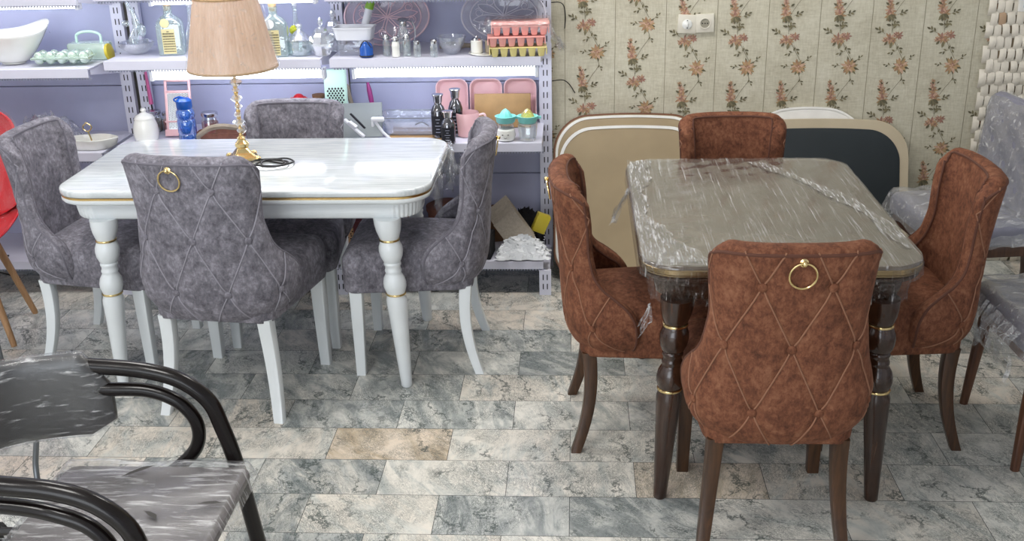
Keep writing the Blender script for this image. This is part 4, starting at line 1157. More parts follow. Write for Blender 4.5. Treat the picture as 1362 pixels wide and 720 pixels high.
def egg_carton(x, y, z, rz, mat, label, lid=False):
    r = thing('egg_carton', label, 'egg carton', (x, y, z), rz, 'stacked egg cartons')
    mb = MB(); W_, D_, H_ = .118, .052, .040
    mb.box(-W_, W_, -D_, D_, H_-.005, H_, bev=.002)
    for i in range(6):
        for j in range(2):
            cx, cy = (i-2.5)*.038, (j-.5)*.050
            mb.loft([[(cx+p[0], cy+p[1], zz) for p in rrect(-q, q, -q*1.2, q*1.2, .004, 3)] for zz, q in ((0, .010), (.004, .012), (H_-.005, .0165))])
    mb.box(-W_, -W_+.004, -D_, D_, .010, H_-.005).box(W_-.004, W_, -D_, D_, .010, H_-.005)
    mb.build('cup_tray', mat, r)
    if lid:
        MB().box(-W_-.002, W_+.002, -D_-.002, D_+.002, H_+.0005, H_+.014, bev=.006).build('carton_lid', mat, r)
    return r
egg_carton(-.238, 4.455, Z1, R(3), 'yellow_plastic', 'yellow plastic egg carton, bottom of the stack of three')
egg_carton(-.245, 4.450, Z1+.0425, R(5), 'coral_plastic', 'coral pink egg carton, middle of the stack of three')
egg_carton(-.228, 4.462, Z1+.0850, R(3), 'coral_plastic', 'coral pink lidded egg carton, top of the stack of three', True)
rnd = random.Random(12); mb = MB()
def wrapf(u, v):
    a = (u-.5)*.29; h = .108+.045*math.sin(v*PI)**.5
    return (a+.006*math.sin(v*17), (v-.5)*.135, .03+.045*math.sin(v*PI)**.6+.003*math.sin(u*37+v*11)+(.0 if abs(u-.5) < .46 else -.03))
mb.grid(wrapf, 30, 16, M=T(0, 0, .075))
for k in range(9):
    a = rnd.uniform(-.05, .05); p = [(.135, a, rnd.uniform(.02, .10)), (.175, a-.02, rnd.uniform(.01, .06)), (.20, a-.03, rnd.uniform(-.0, .04))]
    mb.add([p[0], p[1], p[2], (p[2][0]-.01, p[2][1]-.03, p[2][2]+.02), (p[1][0], p[1][1]-.04, p[1][2]+.03), (p[0][0], p[0][1]-.03, p[0][2]+.02)], [(0, 1, 4, 5), (1, 2, 3, 4)])
o = mb.build('cling_wrap', 'wrap_clear', None, smooth=False); o.location = (-.238, 4.455, Z1+.008); tag(o, 'loose clear wrap over the egg cartons, its tail past the rack post', 'plastic wrap')

# -- middle bay, lower shelf
r = thing('ceramic_jar', 'cream white lidded sugar jar with knob, left end of the lower shelf', 'jar', (-1.885, 4.525, Z2))
MB().lathe([(.040, 0), (.050, .004), (.055, .030), (.052, .065), (.042, .095)], 28).build('jar_body', 'white_ceramic', r)
MB().lathe([(.044, .094), (.044, .098), (.036, .110), (.016, .120), (.010, .124), (.013, .132), (.010, .140), (.001, .143)], 24).build('lid', 'white_ceramic', r)
def preserve_jar(x, y, fill, label, s=1.0):
    r = thing('preserve_jar', label, 'jar', (x, y, Z2))
    MB().lathe([(.030*s, 0), (.034*s, .004), (.034*s, .062*s), (.029*s, .072*s), (.029*s, .076*s)], 20).build('jar_glass', 'clear_glass', r)
    MB().lathe([(.001, .004), (.031*s, .004), (.031*s, .052*s), (.001, .052*s)], 18).build('contents', fill, r)
    MB().lathe([(.031*s, .076*s), (.032*s, .078*s), (.032*s, .088*s), (.029*s, .091*s), (.001, .091*s)], 20).build('screw_lid', 'chrome', r)
preserve_jar(-1.905, 4.68, 'spice_fill', 'glass jar with metal lid behind the white sugar jar', 1.05)
preserve_jar(-1.838, 4.69, 'fruit_jam', 'small glass jar with dark red contents left of the pink grater', .95)
preserve_jar(-1.620, 4.60, 'fruit_jam', 'glass jar with metal lid and red fruit label right of the blue bottle', 1.15)
r = thing('box_grater', 'pink framed grater with a patterned metal face leaning behind the blue bottle', 'grater', (-1.752, 4.570, Z2+.004)); r.rotation_euler = (R(-14), 0, R(4))
def rf(h0, h1, y): return [(p[0], y, .13+p[1]) for p in rrect(-h0, h0, -h1, h1, .02, 5)]
fr = MB().box(-.058, -.046, -.006, .006, .0, .25, bev=.004).box(.046, .058, -.006, .006, 0, .25, bev=.004).box(-.058, .058, -.006, .006, .238, .25, bev=.004).box(-.058, .058, -.006, .006, .188, .200, bev=.003).box(-.064, .064, -.012, .012, .0, .030, bev=.004).box(-.062, .062, -.010, .010, .060, .068, bev=.003)
fr.build('grater_frame', 'pink_plastic', r)
mb = MB().box(-.046, .046, -.003, .003, .03, .188)
for i in range(13):
    for j in range(20): mb.box(-.044+.007*i, -.0405+.007*i, -.0042, -.0028, .036+.0075*j+(.0037 if i % 2 else 0), .0395+.0075*j+(.0037 if i % 2 else 0), 1)
mb.build('grating_face', ['chrome', 'slot_dark'], r, smooth=False)
r = thing('water_bottle', 'translucent blue plastic sports bottle in front of the pink grater', 'bottle', (-1.688, 4.495, Z2))
MB().lathe([(.036, 0), (.040, .004), (.040, .030), (.037, .036), (.040, .042), (.040, .090), (.035, .100), (.040, .110), (.038, .135), (.028, .148)], 20).build('bottle_body', 'blue_glass', r)
MB().lathe([(.032, .146), (.034, .150), (.034, .180), (.024, .190), (.001, .192)], 20).tube(catmull([(-.03, 0, .17), (-.042, 0, .185), (-.02, 0, .195), (.0, 0, .192)], 4), .004, 6).build('bottle_cap', 'blue_plastic', r)
r = thing('driftwood_tray', 'grey driftwood-edged shallow basket behind the lamp foot', 'basket', (-1.555, 4.52, Z2))
MB().tube(catmull([(-.10, -.02, .012), (-.07, -.03, .035), (-.03, -.03, .058), (.02, -.03, .066), (.06, -.02, .060), (.10, 0, .050), (.12, .05, .04)], 5), .012, 8).build('twisted_edge', 'driftwood', r)
MB().loft([[(p[0], p[1], z) for p in rrect(-.10-o_, .11+o_, -.03-o_, .06+o_, .03, 5)] for z, o_ in ((0, -.015), (.012, 0), (.034, .004), (.034, 0), (.016, -.006))]).build('tray_body', 'basket_brown', r)
r = thing('spatula_holder', 'pink handled slim brush standing in the corner of the middle bay', 'utensil', (-1.925, 4.735, Z2)); r.rotation_euler = (R(-4), R(-4), 0)
MB().tube([(0, 0, .11), (0, 0, .26)], [.010, .006], 10).build('handle', 'pink_handle', r)
MB().tube([(0, 0, 0), (0, 0, .11)], .004, 6).build('shaft', 'black_wire', r)
r = thing('candy_pack', 'glass jar with a bright red strawberry-shaped lid above the far grey chair', 'jar', (-1.235, 4.69, Z2))
MB().lathe([(.036, 0), (.040, .004), (.046, .105), (.044, .108)], 20).build('jar_glass', 'clear_glass', r)
MB().lathe([(.001, .002), (.033, .002), (.040, .09), (.001, .09)], 16).build('contents', 'tag_white', r)
mb = MB()
for k in range(6): mb.sphere((.030*math.cos(k*PI/3), .030*math.sin(k*PI/3), .125), (.018, .018, .022), 10, 7)
mb.sphere((0, 0, .135), (.028, .028, .028), 12, 8); mb.lathe([(.048, .104), (.050, .108), (.044, .122)], 20).build('red_lid', 'red_plastic', r)
r = thing('preserve_jar', 'reddish brown glass jar beside the red-lidded jar', 'jar', (-1.155, 4.73, Z2))
MB().lathe([(.030, 0), (.033, .004), (.033, .12), (.026, .135)], 18).build('jar_glass', 'clear_glass', r)
MB().lathe([(.001, .004), (.030, .004), (.030, .11), (.001, .11)], 16).build('contents', 'basket_brown', r)
MB().lathe([(.028, .135), (.029, .15), (.001, .152)], 16).build('lid', 'card_brown', r)
r = thing('cheese_grater', 'tall mint white plastic grater with diamond holes at the bay post', 'grater', (-1.048, 4.600, Z2)); r.rotation_euler = (R(-6), 0, R(3))
MB().box(-.050, .050, -.012, .012, 0, .285, bev=.01).build('grater_body', 'mint_plastic', r)
mb = MB()
for j in range(15):
    for i in range(6 if j % 2 else 5):
        x = (i-(2.5 if j % 2 else 2))*.0135; z = .06+j*.010
        mb.add([(x-.005, -.0125, z), (x, -.0125, z-.006), (x+.005, -.0125, z), (x, -.0125, z+.006)], [(0, 1, 2, 3)])
mb.build('diamond_holes', 'slot_dark', r, smooth=False)
# utensil clutter
r = thing('wooden_spatula', 'brown wooden spatula upright behind the slicers', 'utensil', (-.985, 4.66, Z2+.006)); r.rotation_euler = (R(-5), R(-8), 0)
MB().tube(catmull([(.02, 0, 0), (.01, 0, .08), (.0, 0, .16), (-.004, 0, .20)], 4), [.022, .020, .016, .013, .011, .010, .010, .011, .012, .013, .014, .014, .012], 8).build('spatula_body', 'driftwood', r)
r = thing('silicone_spatula', 'purple handled utensil upright beside the wooden spatula', 'utensil', (-.885, 4.66, Z2)); r.rotation_euler = (R(-6), R(-9), 0)
MB().tube([(0, 0, .11), (0, 0, .14), (0, 0, .18), (0, 0, .215)], [.009, .011, .011, .006], 10).build('handle', 'purple_silicone', r)
MB().tube([(0, 0, 0), (0, 0, .11)], .0035, 6).build('steel_shaft', 'steel_grey', r)
o = MB().box(-.11, .07, -.004, .004, 0, .16, bev=.003, M=T(0, 0, .005, rx=R(-35), ry=R(0))).build('slicer_board', 'grey_slicer'); o.location = (-.905, 4.50, Z2+.004); o.rotation_euler = (0, 0, R(6)); tag(o, 'grey flat slicer board leaning among the utensils', 'slicer')
r = thing('mandoline', 'white handled slicer lying at an angle right of the far grey chair', 'slicer', (-.930, 4.455, Z2+.004), R(-18))
MB().box(-.03, .012, -.012, .012, 0, .014, bev=.004, M=T(-.02, 0, .06, ry=R(35))).box(-.085, .03, -.010, .010, 0, .012, bev=.004, M=T(0, 0, .035, ry=R(38))).build('slicer_frame', 'white_plastic', r)
MB().box(-.08, .01, -.005, .005, .013, .020, bev=.002, M=T(.01, .012, .05, ry=R(42))).build('blade_rail', 'slot_dark', r)
r = thing('peeler', 'white T-shaped peeler standing among the slicers', 'peeler', (-.835, 4.455, Z2))
MB().box(-.035, .020, -.012, .012, .090, .108, bev=.004).box(-.035, -.024, -.010, .010, .068, .095, bev=.003).build('peeler_head', 'white_plastic', r)
MB().tube([(-.022, 0, .095), (.010, 0, .045), (.050, 0, .004)], .0065, 8).build('handle', 'white_plastic', r)
r = thing('plastic_tub', 'smoky clear rectangular tub lying on the lower shelf', 'tub', (-.712, 4.585, Z2+.009), R(0))
def tb_(i, z, h=.140, w=.075): return [(p[0], p[1], z) for p in rrect(-h+i, h-i, -w+i, w-i, .035, 6)]
MB().loft([tb_(.022, 0), tb_(.018, .003), tb_(.004, .078), tb_(-.006, .080), tb_(-.006, .084), tb_(.004, .084), tb_(.022, .008)]).build('tub_body', 'smoke_glass', r)
MB().tube(tb_(-.006, .082), .0022, 6, closed=True).tube(tb_(.020, .004), .0018, 6, closed=True).tube(catmull([(.02, -.070, .05), (.05, -.072, .062), (.08, -.072, .045)], 4), .002, 5).build('tub_rim', 'steel_grey', r)
o = MB().box(-.16, .12, -.07, .07, 0, .008, bev=.002).build('cutting_board', 'wood_board'); o.location = (-.650, 4.535, Z2+.0003); tag(o, 'thin yellow-brown board lying under the smoky tub', 'cutting board')
BB = 'black mirrored bottles on the lower shelf'
def black_bottle(x, y, h, label, z=Z2):
    r = thing('mirrored_bottle', label, 'bottle', (x, y, z), 0, BB); s = h/.19
    MB().lathe([(.024, 0), (.030, .003), (.031, .06*s), (.031, .112*s), (.024, .135*s), (.016, .145*s), (.015, .152*s)], 24).build('bottle_body', 'smoked_chrome', r)
    MB().lathe([(.016, .152*s), (.018, .156*s), (.020, .178*s), (.025, .188*s), (.024, .190*s), (.001, .186*s)], 20).build('flared_cap', 'chrome', r)
    mb = MB()
    def lb(u, v):
        a = R(-90-62+124*u); return (.0316*math.cos(a), .0316*math.sin(a), (.014+.085*v)*s)
    lab = mb.grid(lb, 14, 2).build('black_label', 'slot_dark', r)
    mb = MB()
    for k, w in enumerate((.40, .30, .5, .2, .36)):
        def ln(u, v, k=k, w=w):
            a = R(-90)+w*(u-.5)*1.6; return (.0320*math.cos(a), .0320*math.sin(a), (.026+.014*k+.0035*v)*s)
        mb.grid(ln, 6, 1)
    mb.build('label_print', 'rail_grey', lab)
m, nt, out = new_mat('smoked_chrome'); bsdf(nt, out, srgb(120, 120, 124), .12, 1.0, normal=bump(nt, noise(nt, 12, 2), .1, .002))
black_bottle(-.588, 4.502, .186, 'black and chrome bottle, left of the group of three', Z2+.0087)
black_bottle(-.520, 4.560, .205, 'black and chrome bottle, tallest and rearmost of the group of three')
black_bottle(-.540, 4.432, .138, 'black and chrome bottle, shortest and foremost of the group of three')
def pink_tray(x, label):
    r = thing('pink_tray', label, 'tray', (x, 4.758, Z2), 0, 'pink trays standing on edge'); r.rotation_euler = (R(-5), 0, 0); r.location.z += .004
    def q(i, y): return [(p[0], y, .100+p[1]) for p in rrect(-.072+i, .072-i, -.100+i, .100-i, .035, 7)][::-1]
    MB().loft([q(.016, .010), q(.012, .006), q(.004, -.012), q(0, -.013), q(0, -.009), q(.006, .010), q(.012, .013)]).build('tray_body', 'pink_plastic', r)
    MB().tube([p for p in q(.001, -.013)], .0026, 6, closed=True).build('rim', 'pink_rim', r)
plain('pink_rim', srgb(244, 206, 208), 0.35)
for x, l in ((-.555, 'pink rounded tray on edge behind the black bottles'), (-.402, 'pink rounded tray on edge, middle of three, behind the wooden board'), (-.249, 'pink rounded tray on edge at the rack post, right of three')): pink_tray(x, l)
o = MB().box(-.125, .125, -.006, .006, 0, .150, bev=.002).build('cutting_board', 'wood_board'); o.location = (-.325, 4.69, Z2+.001); o.rotation_euler = (R(-6), 0, 0); tag(o, 'wooden cutting board standing in front of the pink trays', 'cutting board')
r = thing('plastic_pitcher', 'pink plastic jug partly behind the grey side chair', 'jug', (-.470, 4.555, Z2))
MB().lathe([(.040, 0), (.046, .004), (.052, .100), (.050, .104), (.044, .01)], 24).build('jug_body', 'pink_plastic', r)
MB().tube(catmull([(.050, 0, .090), (.075, 0, .094), (.080, 0, .060), (.050, 0, .030)], 5), .005, 8).build('handle', 'pink_rim', r)
def juicer(x, y, base, cone, label):
    r = thing('citrus_juicer', label, 'juicer', (x, y, Z2))
    if base == 'face':
        MB().lathe([(.026, 0), (.036, .004), (.042, .025), (.038, .048), (.030, .054)], 24).build('jar_base', 'white_ceramic', r)
        MB().sphere((-.012, -.0405, .032), (.004, .002, .002), 8, 5).sphere((.012, -.0405, .032), (.004, .002, .002), 8, 5).tube([(-.006, -.0415, .020), (0, -.0420, .017), (.006, -.0415, .020)], .001, 5).build('painted_face', 'ink', r)
        MB().lathe([(.032, .054), (.034, .058), (.034, .078), (.036, .080)], 24).build('glass_collar', 'smoke_glass', r)
    else:
        MB().lathe([(.030, 0), (.036, .004), (.040, .040), (.042, .072), (.044, .076)], 14).build('glass_base', 'clear_glass', r, smooth=False)
    z = .078
    MB().lathe([(.036, z), (.040, z+.004), (.043, z+.024), (.046, z+.028), (.040, z+.028), (.030, z+.018)], 24).loft([[(p[0], p[1], z+zz) for p in ((.038, -.008), (.058, -.005), (.058, .005), (.038, .008))] for zz in (.016, .026)]).build('juicer_cup', 'teal_plastic', r)
    MB().lathe([(.028, z+.020), (.024, z+.034), (.014, z+.050), (.004, z+.058), (.001, z+.059)], 24, wob=lambda a: 1+.08*math.cos(a*8)).build('reamer_cone', cone, r)
juicer(-.298, 4.470, 'face', 'teal_plastic', 'teal citrus juicer on a white pot with a painted face')
juicer(-.205, 4.470, 'glass', 'yellow_glass', 'teal citrus juicer with yellow cone on a clear glass base')

# -- bottom shelf
r = thing('rattan_box', 'round brown lidded box stacked on the lower one, under the shelf', 'box', (-.590, 4.66, Z4+.118))
MB().lathe([(.080, 0), (.086, .005), (.088, .040), (.001, .042)], 28).build('box_body', 'basket_brown', r)
MB().lathe([(.092, .040), (.095, .045), (.095, .064), (.070, .078), (.001, .084)], 28).build('lid', 'basket_brown', r)
r = thing('rattan_box', 'round brown box beneath the lidded brown box on the bottom shelf', 'box', (-.590, 4.66, Z4))
MB().lathe([(.080, 0), (.086, .005), (.090, .100), (.094, .104), (.094, .1175), (.001, .1175)], 28).build('box_body', 'basket_brown', r)
MB().lathe([(.096, .090), (.099, .092), (.099, .104), (.096, .106)], 28, cap=False).build('rim_band', 'coral_plastic', r)
r = thing('canister', 'cream white lidded canister on the bottom shelf left of the grey side chair', 'canister', (-.700, 4.555, Z4))
MB().lathe([(.046, 0), (.050, .004), (.052, .085), (.050, .088)], 28).build('canister_body', 'cream_plastic', r)
MB().lathe([(.053, .088), (.054, .092), (.054, .104), (.046, .114), (.001, .118)], 28).build('lid', 'cream_plastic', r)
r = thing('ribbed_panels', 'bundle of grey-beige ribbed panels tilted against the boxes', 'panels', (-.235, 4.545, Z4+.048)); r.rotation_euler = (R(-22), R(-40), 0)
for k in range(4):
    MB().box(-.060, .060, 0, .010, 0, .215-.014*k, bev=.001, M=T(.0*k, -.012*k, -.012*k)).box(-.060, .060, -.002, 0, .010, .014, M=T(.0*k, -.012*k, -.012*k)).build('ribbed_panel', 'linen_grey', r, smooth=False)
o = MB().box(-.07, .07, -.05, .05, 0, .15, bev=.002).build('cardboard_box', 'card_brown'); o.location = (-.385, 4.715, Z4); o.rotation_euler = (0, 0, R(12)); tag(o, 'brown cardboard box behind the ribbed panels', 'box')
o = MB().box(-.03, .03, -.022, .022, 0, .085, bev=.003).build('yellow_carton', 'lemon'); o.location = (-.200, 4.56, Z4+.06); o.rotation_euler = (0, R(24), R(10)); tag(o, 'small yellow carton tilted on the dark bag', 'carton'); o.location = (-.175, 4.60, Z4+.076)
crumple('dark_bag', 'black cloth bag slumped at the right end of the bottom shelf', 'bag', (-.225, 4.70, Z4), .15, .10, .13, 'black_cloth', 21)
o = MB().box(-.10, .06, -.06, .06, 0, .105, bev=.004).build('dark_case', 'black_cloth'); o.location = (-.43, 4.50, Z4); o.rotation_euler = (0, 0, R(-6)); tag(o, 'black case behind the grey side chair on the bottom shelf', 'case')
crumple('plastic_wrapping', 'white crumpled plastic wrapping spilling over the bottom shelf end', 'plastic wrapping', (-.235, 4.480, Z4), .23, .13, .070, 'white_wrap', 31, 44)
r = thing('storage_box', 'burgundy box with leopard print ends under the white table', 'box', (-.885, 4.60, Z4))
MB().box(-.115, .115, -.08, .08, 0, .15, bev=.004).build('box_body', 'burgundy', r)
for a_, b_ in ((-.148, -.116), (.116, .125)): MB().box(a_, b_, -.08, .08, 0, .155, bev=.003).build('leopard_end', 'leopard', r)

# ================================================================== boards leaning on the wall
def outline(hw, h, rt, rb, arch=.02, n=12):
    """upright outline in x-z: rounded corners, gently arched top"""
    pts = []
    for cx, cz, a0, r in ((hw-rb, rb, -90, rb), (hw-rt, h-rt, 0, rt), (-hw+rt, h-rt, 90, rt), (-hw+rb, rb, 180, rb)):
        for k in range(n+1):
            a = R(a0+90*k/n); pts.append((cx+r*math.cos(a), cz+r*math.sin(a)))
        if a0 == 0:
            for k in range(1, 10): pts.append(((hw-rt)*(1-2*k/10), h))
    return [(x, z+(arch*(1-(x/hw)**2) if z > h*.6 else 0)) for x, z in pts]
def board(name, label, cx, y, hw, h, tilt, mats, rt=.16, rb=.14, arch=.02, th=.016, rim=.0, panel=None, group=None, z=0.0):
    r = thing(name, label, 'board', (cx, y, z)); r.rotation_euler = (R(-tilt), 0, 0)
    def ring(i, yy):
        o = outline(hw-i, h-i, max(rt-i, .02), max(rb-i, .02), arch); return [(p[0], yy, p[1]+i*.0) for p in o][::-1]
    MB().loft([ring(.002, -th/2), ring(0, -th/2+.002), ring(0, th/2-.002), ring(.002, th/2)]).build('board_panel', mats[0], r, angle=40)
    if rim:
        def lip(i, yy):
            c = h/2; o = outline(hw, h, rt, rb, arch); k = 1
            return [(p[0]*(1-i/hw), yy, c+(p[1]-c)*(1-i/(h/2))) for p in o][::-1]
        a, b = rim
        MB().loft([lip(a, -th/2-.0005), lip(a, -th/2-.003), lip(b, -th/2-.003), lip(b, -th/2-.0005)], cap0=False, cap1=False).build('edge_strip', mats[1], r, angle=40)
    if panel:
        i, lift = panel
        c = h/2; o = outline(hw, h, rt, rb, arch)
        def pl(q, yy): return [(p[0]*(1-q/hw), yy, c+(p[1]-c)*(1-q/(h/2))) for p in o][::-1]
        MB().loft([pl(i+.002, -th/2-lift), pl(i, -th/2-lift+.001), pl(i, -th/2)][::-1], cap0=False).build('inset_panel', mats[-1], r, angle=40)
    return r
plain('mdf_tan', srgb(164, 146, 116), 0.85, var=.08, vscale=5, bumpy=.1)
plain('mdf_cream', srgb(190, 176, 150), 0.8, var=.05)
plain('board_brown', srgb(112, 70, 46), 0.5)
plain('board_dark', srgb(30, 38, 42), 0.55, var=.12, vscale=4)
b1 = board('table_board', 'large tan rounded board with brown edge and white line, rearmost left of the wall boards', .243, 4.575, .345, .745, 19.0, ['board_brown', 'white_rim', 'mdf_tan'], .15, .14, .022, rim=(.010, .020), panel=(.006, .0005))
b2 = board('table_board', 'tan rounded board with white top edge, in front of the brown-edged board', .245, 4.545, .320, .698, 19.0, ['mdf_tan', 'white_rim', 'mdf_tan'], .14, .12, .020, rim=(.0, .012), panel=None)
mb = MB()
for z in (.50, .30):
    mb.sphere((.045, -.009, z), (.006, .002, .006), 8, 5).sphere((.046, -.009, z-.03), (.004, .002, .004), 8, 5)
mb.build('screw_hole', 'slot_dark', b2)
b3 = board('table_board', 'white-edged arched board peeping out highest behind the dark board', 1.04, 4.600, .30, .725, 18.0, ['white_rim', 'white_rim', 'mdf_cream'], .20, .12, .055, rim=(.0, .008))
b4 = board('table_board', 'dark slate panel with a cream border leaning on the wallpaper', 1.055, 4.560, .425, .715, 18.5, ['mdf_cream', 'white_rim', 'board_dark'], .15, .14, .022, panel=(.040, .004))

# ================================================================== black tube armchair, film wrapped (front left)
ar = thing('metal_armchair', 'black bent tube armchair with film wrapped seat and backrest, front left corner', 'armchair', (-1.05, 2.08, 0))
ox, oy = -1.05, 2.08
def loc(pts): return [(x-ox, y-oy, z) for x, y, z in pts]
for yy, s in ((2.33, 1), (1.80, -1)):
    dy = -.02 if s > 0 else 0
    up = catmull(loc([(-1.48, yy-s*.10, .70), (-1.32, yy-s*.015, .70), (-1.18, yy, .69), (-1.06, yy, .678), (-.975, yy, .650), (-.915, yy, .595), (-.890, yy, .52), (-.868, yy, .42), (-.845, yy, .25), (-.815, yy, .0)]), 7)
    MB().tube(up, .0205, 14).build('arm_tube', 'black_lacquer', ar)
    lo = catmull(loc([(-1.46, yy-s*.10, .635), (-1.30, yy-s*.02, .635), (-1.15, yy-s*.01, .632), (-1.06, yy, .622), (-.99, yy, .59), (-.953, yy, .53), (-.965, yy, .46), (-1.03, yy, .395), (-1.10, yy-s*.01, .36)]), 7)
    MB().tube(lo, .0175, 12).build('inner_arm_tube', 'black_lacquer', ar)
    MB().tube(loc([(-1.30, yy-s*.05, .40), (-1.34, yy-s*.03, .2), (-1.39, yy, 0)]), .018, 12).build('leg', 'black_lacquer', ar)
MB().tube(loc([(-.862, 1.80, .385), (-.862, 2.33, .385)]), .015, 10).tube(loc([(-1.30, 1.85, .385), (-1.30, 2.28, .385)]), .015, 10).tube(loc([(-1.30, 2.28, .385), (-.862, 2.30, .385)]), .013, 10).tube(loc([(-1.30, 1.85, .385), (-.862, 1.83, .385)]), .013, 10).build('seat_rail', 'black_lacquer', ar)
def cushion(x0, x1, y0, y1, z0, z1, r, puff=.02):
    mb = MB()
    def rg(i, z, d=0): return [(p[0], p[1], z+d*(1-min(1, ((p[0]-(x0+x1)/2)/((x1-x0)/2))**2))*(1-min(1, ((p[1]-(y0+y1)/2)/((y1-y0)/2))**2))) for p in rrect(x0+i, x1-i, y0+i, y1-i, r, 6)]
    h = z1-z0
    mb.loft([rg(.02, z0), rg(.005, z0+h*.12), rg(0, z0+h*.4), rg(.002, z0+h*.75), rg(.012, z0+h*.93), rg(.03, z1, puff*.3), rg(.08, z1+.004, puff), rg((x1-x0)*.33, z1+.006, puff)])
    return mb
sx0, sx1, sy0, sy1 = -1.29-ox, -.815-ox, 1.83-oy, 2.30-oy
cushion(sx0, sx1, sy0, sy1, .395, .432, .03, .006).build('seat', 'grey_pattern', ar)
def grey_pattern():
    pass
rnd = random.Random(17)
def seat_film(u, v):
    x = sx0-.01+(sx1-sx0+.02)*u; y = sy0-.01+(sy1-sy0+.02)*v
    e = min(u, 1-u, v, 1-v)
    z = .446+.0018*math.sin(x*30+y*25)+.0014*math.sin(y*50-x*18)
    if e < .03: z -= (.03-e)/.03*.055
    return (x, y, z)
MB().grid(seat_film, 60, 60).build('seat_film', 'seat_wrap', ar, angle=80)
# torn, dark gaps in the film show as slits
for (x, y, l, w, a) in ((-1.00, 2.06, .055, .012, -40), (-.885, 2.09, .06, .010, 5), (-1.11, 2.20, .085, .012, 40)):
    ca, sa = math.cos(R(a)), math.sin(R(a)); P = []
    for t, s in ((0, 0), (.3, .8), (.7, 1), (1, .1), (.6, -.2), (.3, -.1)): P.append((x-ox+ca*l*t-sa*w*s, y-oy+sa*l*t+ca*w*s, .4545))
    MB().add(P, [tuple(range(6))]).build('film_tear', 'tear_grey', ar, smooth=False)
# backrest pad curving with the tubes
def pad(off, th, zlo, zhi):
    mb = MB(); rings = []
    path = catmull([(-1.155, 2.325, 0), (-1.27, 2.315, 0), (-1.41, 2.26, 0), (-1.50, 2.14, 0), (-1.51, 1.99, 0), (-1.46, 1.87, 0)], 7)
    K = len(path)
    for k, p in enumerate(path):
        t = path[min(k+1, K-1)]-path[max(k-1, 0)]; t.normalize(); n = Vector((t.y, -t.x, 0))
        e = min(k, K-1-k)/4; s = min(1, .35+.65*math.sqrt(min(e, 1)))
        zc = (zlo+zhi)/2; hh = (zhi-zlo)/2*min(1, .45+.55*min(e, 1)); tt = th*s
        ring = []
        for q in range(20):
            a = 2*PI*q/20; ca, sa = math.cos(a), math.sin(a)
            dn = tt*math.copysign(abs(ca)**.7, ca)+off*(1 if False else 1); dz = hh*math.copysign(abs(sa)**.6, sa)
            ring.append((p.x-ox+n.x*dn, p.y-oy+n.y*dn, zc+dz-(.02 if e < 1 else .0)*(1-e)))
        rings.append(ring)
    return mb.loft(rings)
bp = pad(0, .026, .505, .728).build('backrest_pad', 'dark_leather', ar)
pad(0, .030, .500, .734).build('backrest_film', 'dark_wrap', bp, angle=80)
# thin grey tube chair behind it
tcx = thing('tube_chair', 'chair with thin grey bent tube legs, mostly hidden behind the black armchair', 'chair', (-1.72, 2.55, 0))
def l2(pts): return [(x+1.72, y-2.55, z) for x, y, z in pts]
MB().tube(catmull(l2([(-1.55, 2.62, .44), (-1.548, 2.62, .33), (-1.565, 2.61, .22), (-1.54, 2.57, .14), (-1.47, 2.52, .03), (-1.45, 2.50, .008)]), 6), .0085, 10).build('leg', 'steel_grey', tcx)
MB().tube(catmull(l2([(-1.76, 2.42, .44), (-1.755, 2.42, .30), (-1.72, 2.42, .12), (-1.68, 2.42, .008)]), 6), .0085, 10).build('leg', 'steel_grey', tcx)
MB().tube(catmull(l2([(-1.95, 2.70, .44), (-1.98, 2.72, .2), (-2.02, 2.74, .008)]), 6), .0085, 10).build('leg', 'steel_grey', tcx)
MB().tube(catmull(l2([(-2.02, 2.45, .44), (-2.05, 2.44, .2), (-2.08, 2.43, .008)]), 6), .0085, 10).build('leg', 'steel_grey', tcx)
cushion(-.33, .10, -.16, .20, .44, .475, .05).build('seat', 'grey_leather', tcx)
tl = thing('tube_chair', 'chair showing only a curved grey tube leg at the left frame edge', 'chair', (-2.55, 3.42, 0))
MB().tube(catmull([(.10, -.05, .44), (.24, .10, .33), (.275, .26, .17), (.278, .29, .0)], 7), .013, 10).tube(catmull([(-.2, -.05, .44), (-.30, .0, .30), (-.31, .01, .15), (-.312, .012, .0)], 7), .013, 10).tube(catmull([(.0, .25, .44), (.02, .33, .3), (.03, .35, .15), (.03, .35, .0)], 7), .013, 10).build('leg_frame', 'steel_grey', tl)
cushion(-.25, .16, -.18, .26, .44, .475, .05).build('seat', 'grey_leather', tl)
ir = thing('iron_table_base', 'ornate black wrought iron scrollwork at the bottom left corner', 'table base', (-1.57, 2.26, 0)); ir.scale = (1, 1, 1.5)
mb = MB(); rnd = random.Random(3)
for k in range(16):
    cx_, cy_ = rnd.uniform(-.15, .16), rnd.uniform(-.10, .05); cz = rnd.uniform(.05, .16); r0 = rnd.uniform(.012, .024); a0 = rnd.uniform(0, 6)
    mb.tube([(cx_+r0*(1-.045*t)*math.cos(a0+t*.5), cy_+.004*math.sin(t), cz+r0*(1-.045*t)*math.sin(a0+t*.5)) for t in range(15)], .005, 6)
mb.tube([(-.18, 0, .03), (.18, 0, .03)], .008, 6).tube([(-.18, -.03, .18), (.18, -.03, .18)], .008, 6)
for x in (-.16, .16): mb.tube([(x, 0, 0), (x, -.03, .19)], .008, 6)
mb.build('scrollwork', 'metal_black', ir)

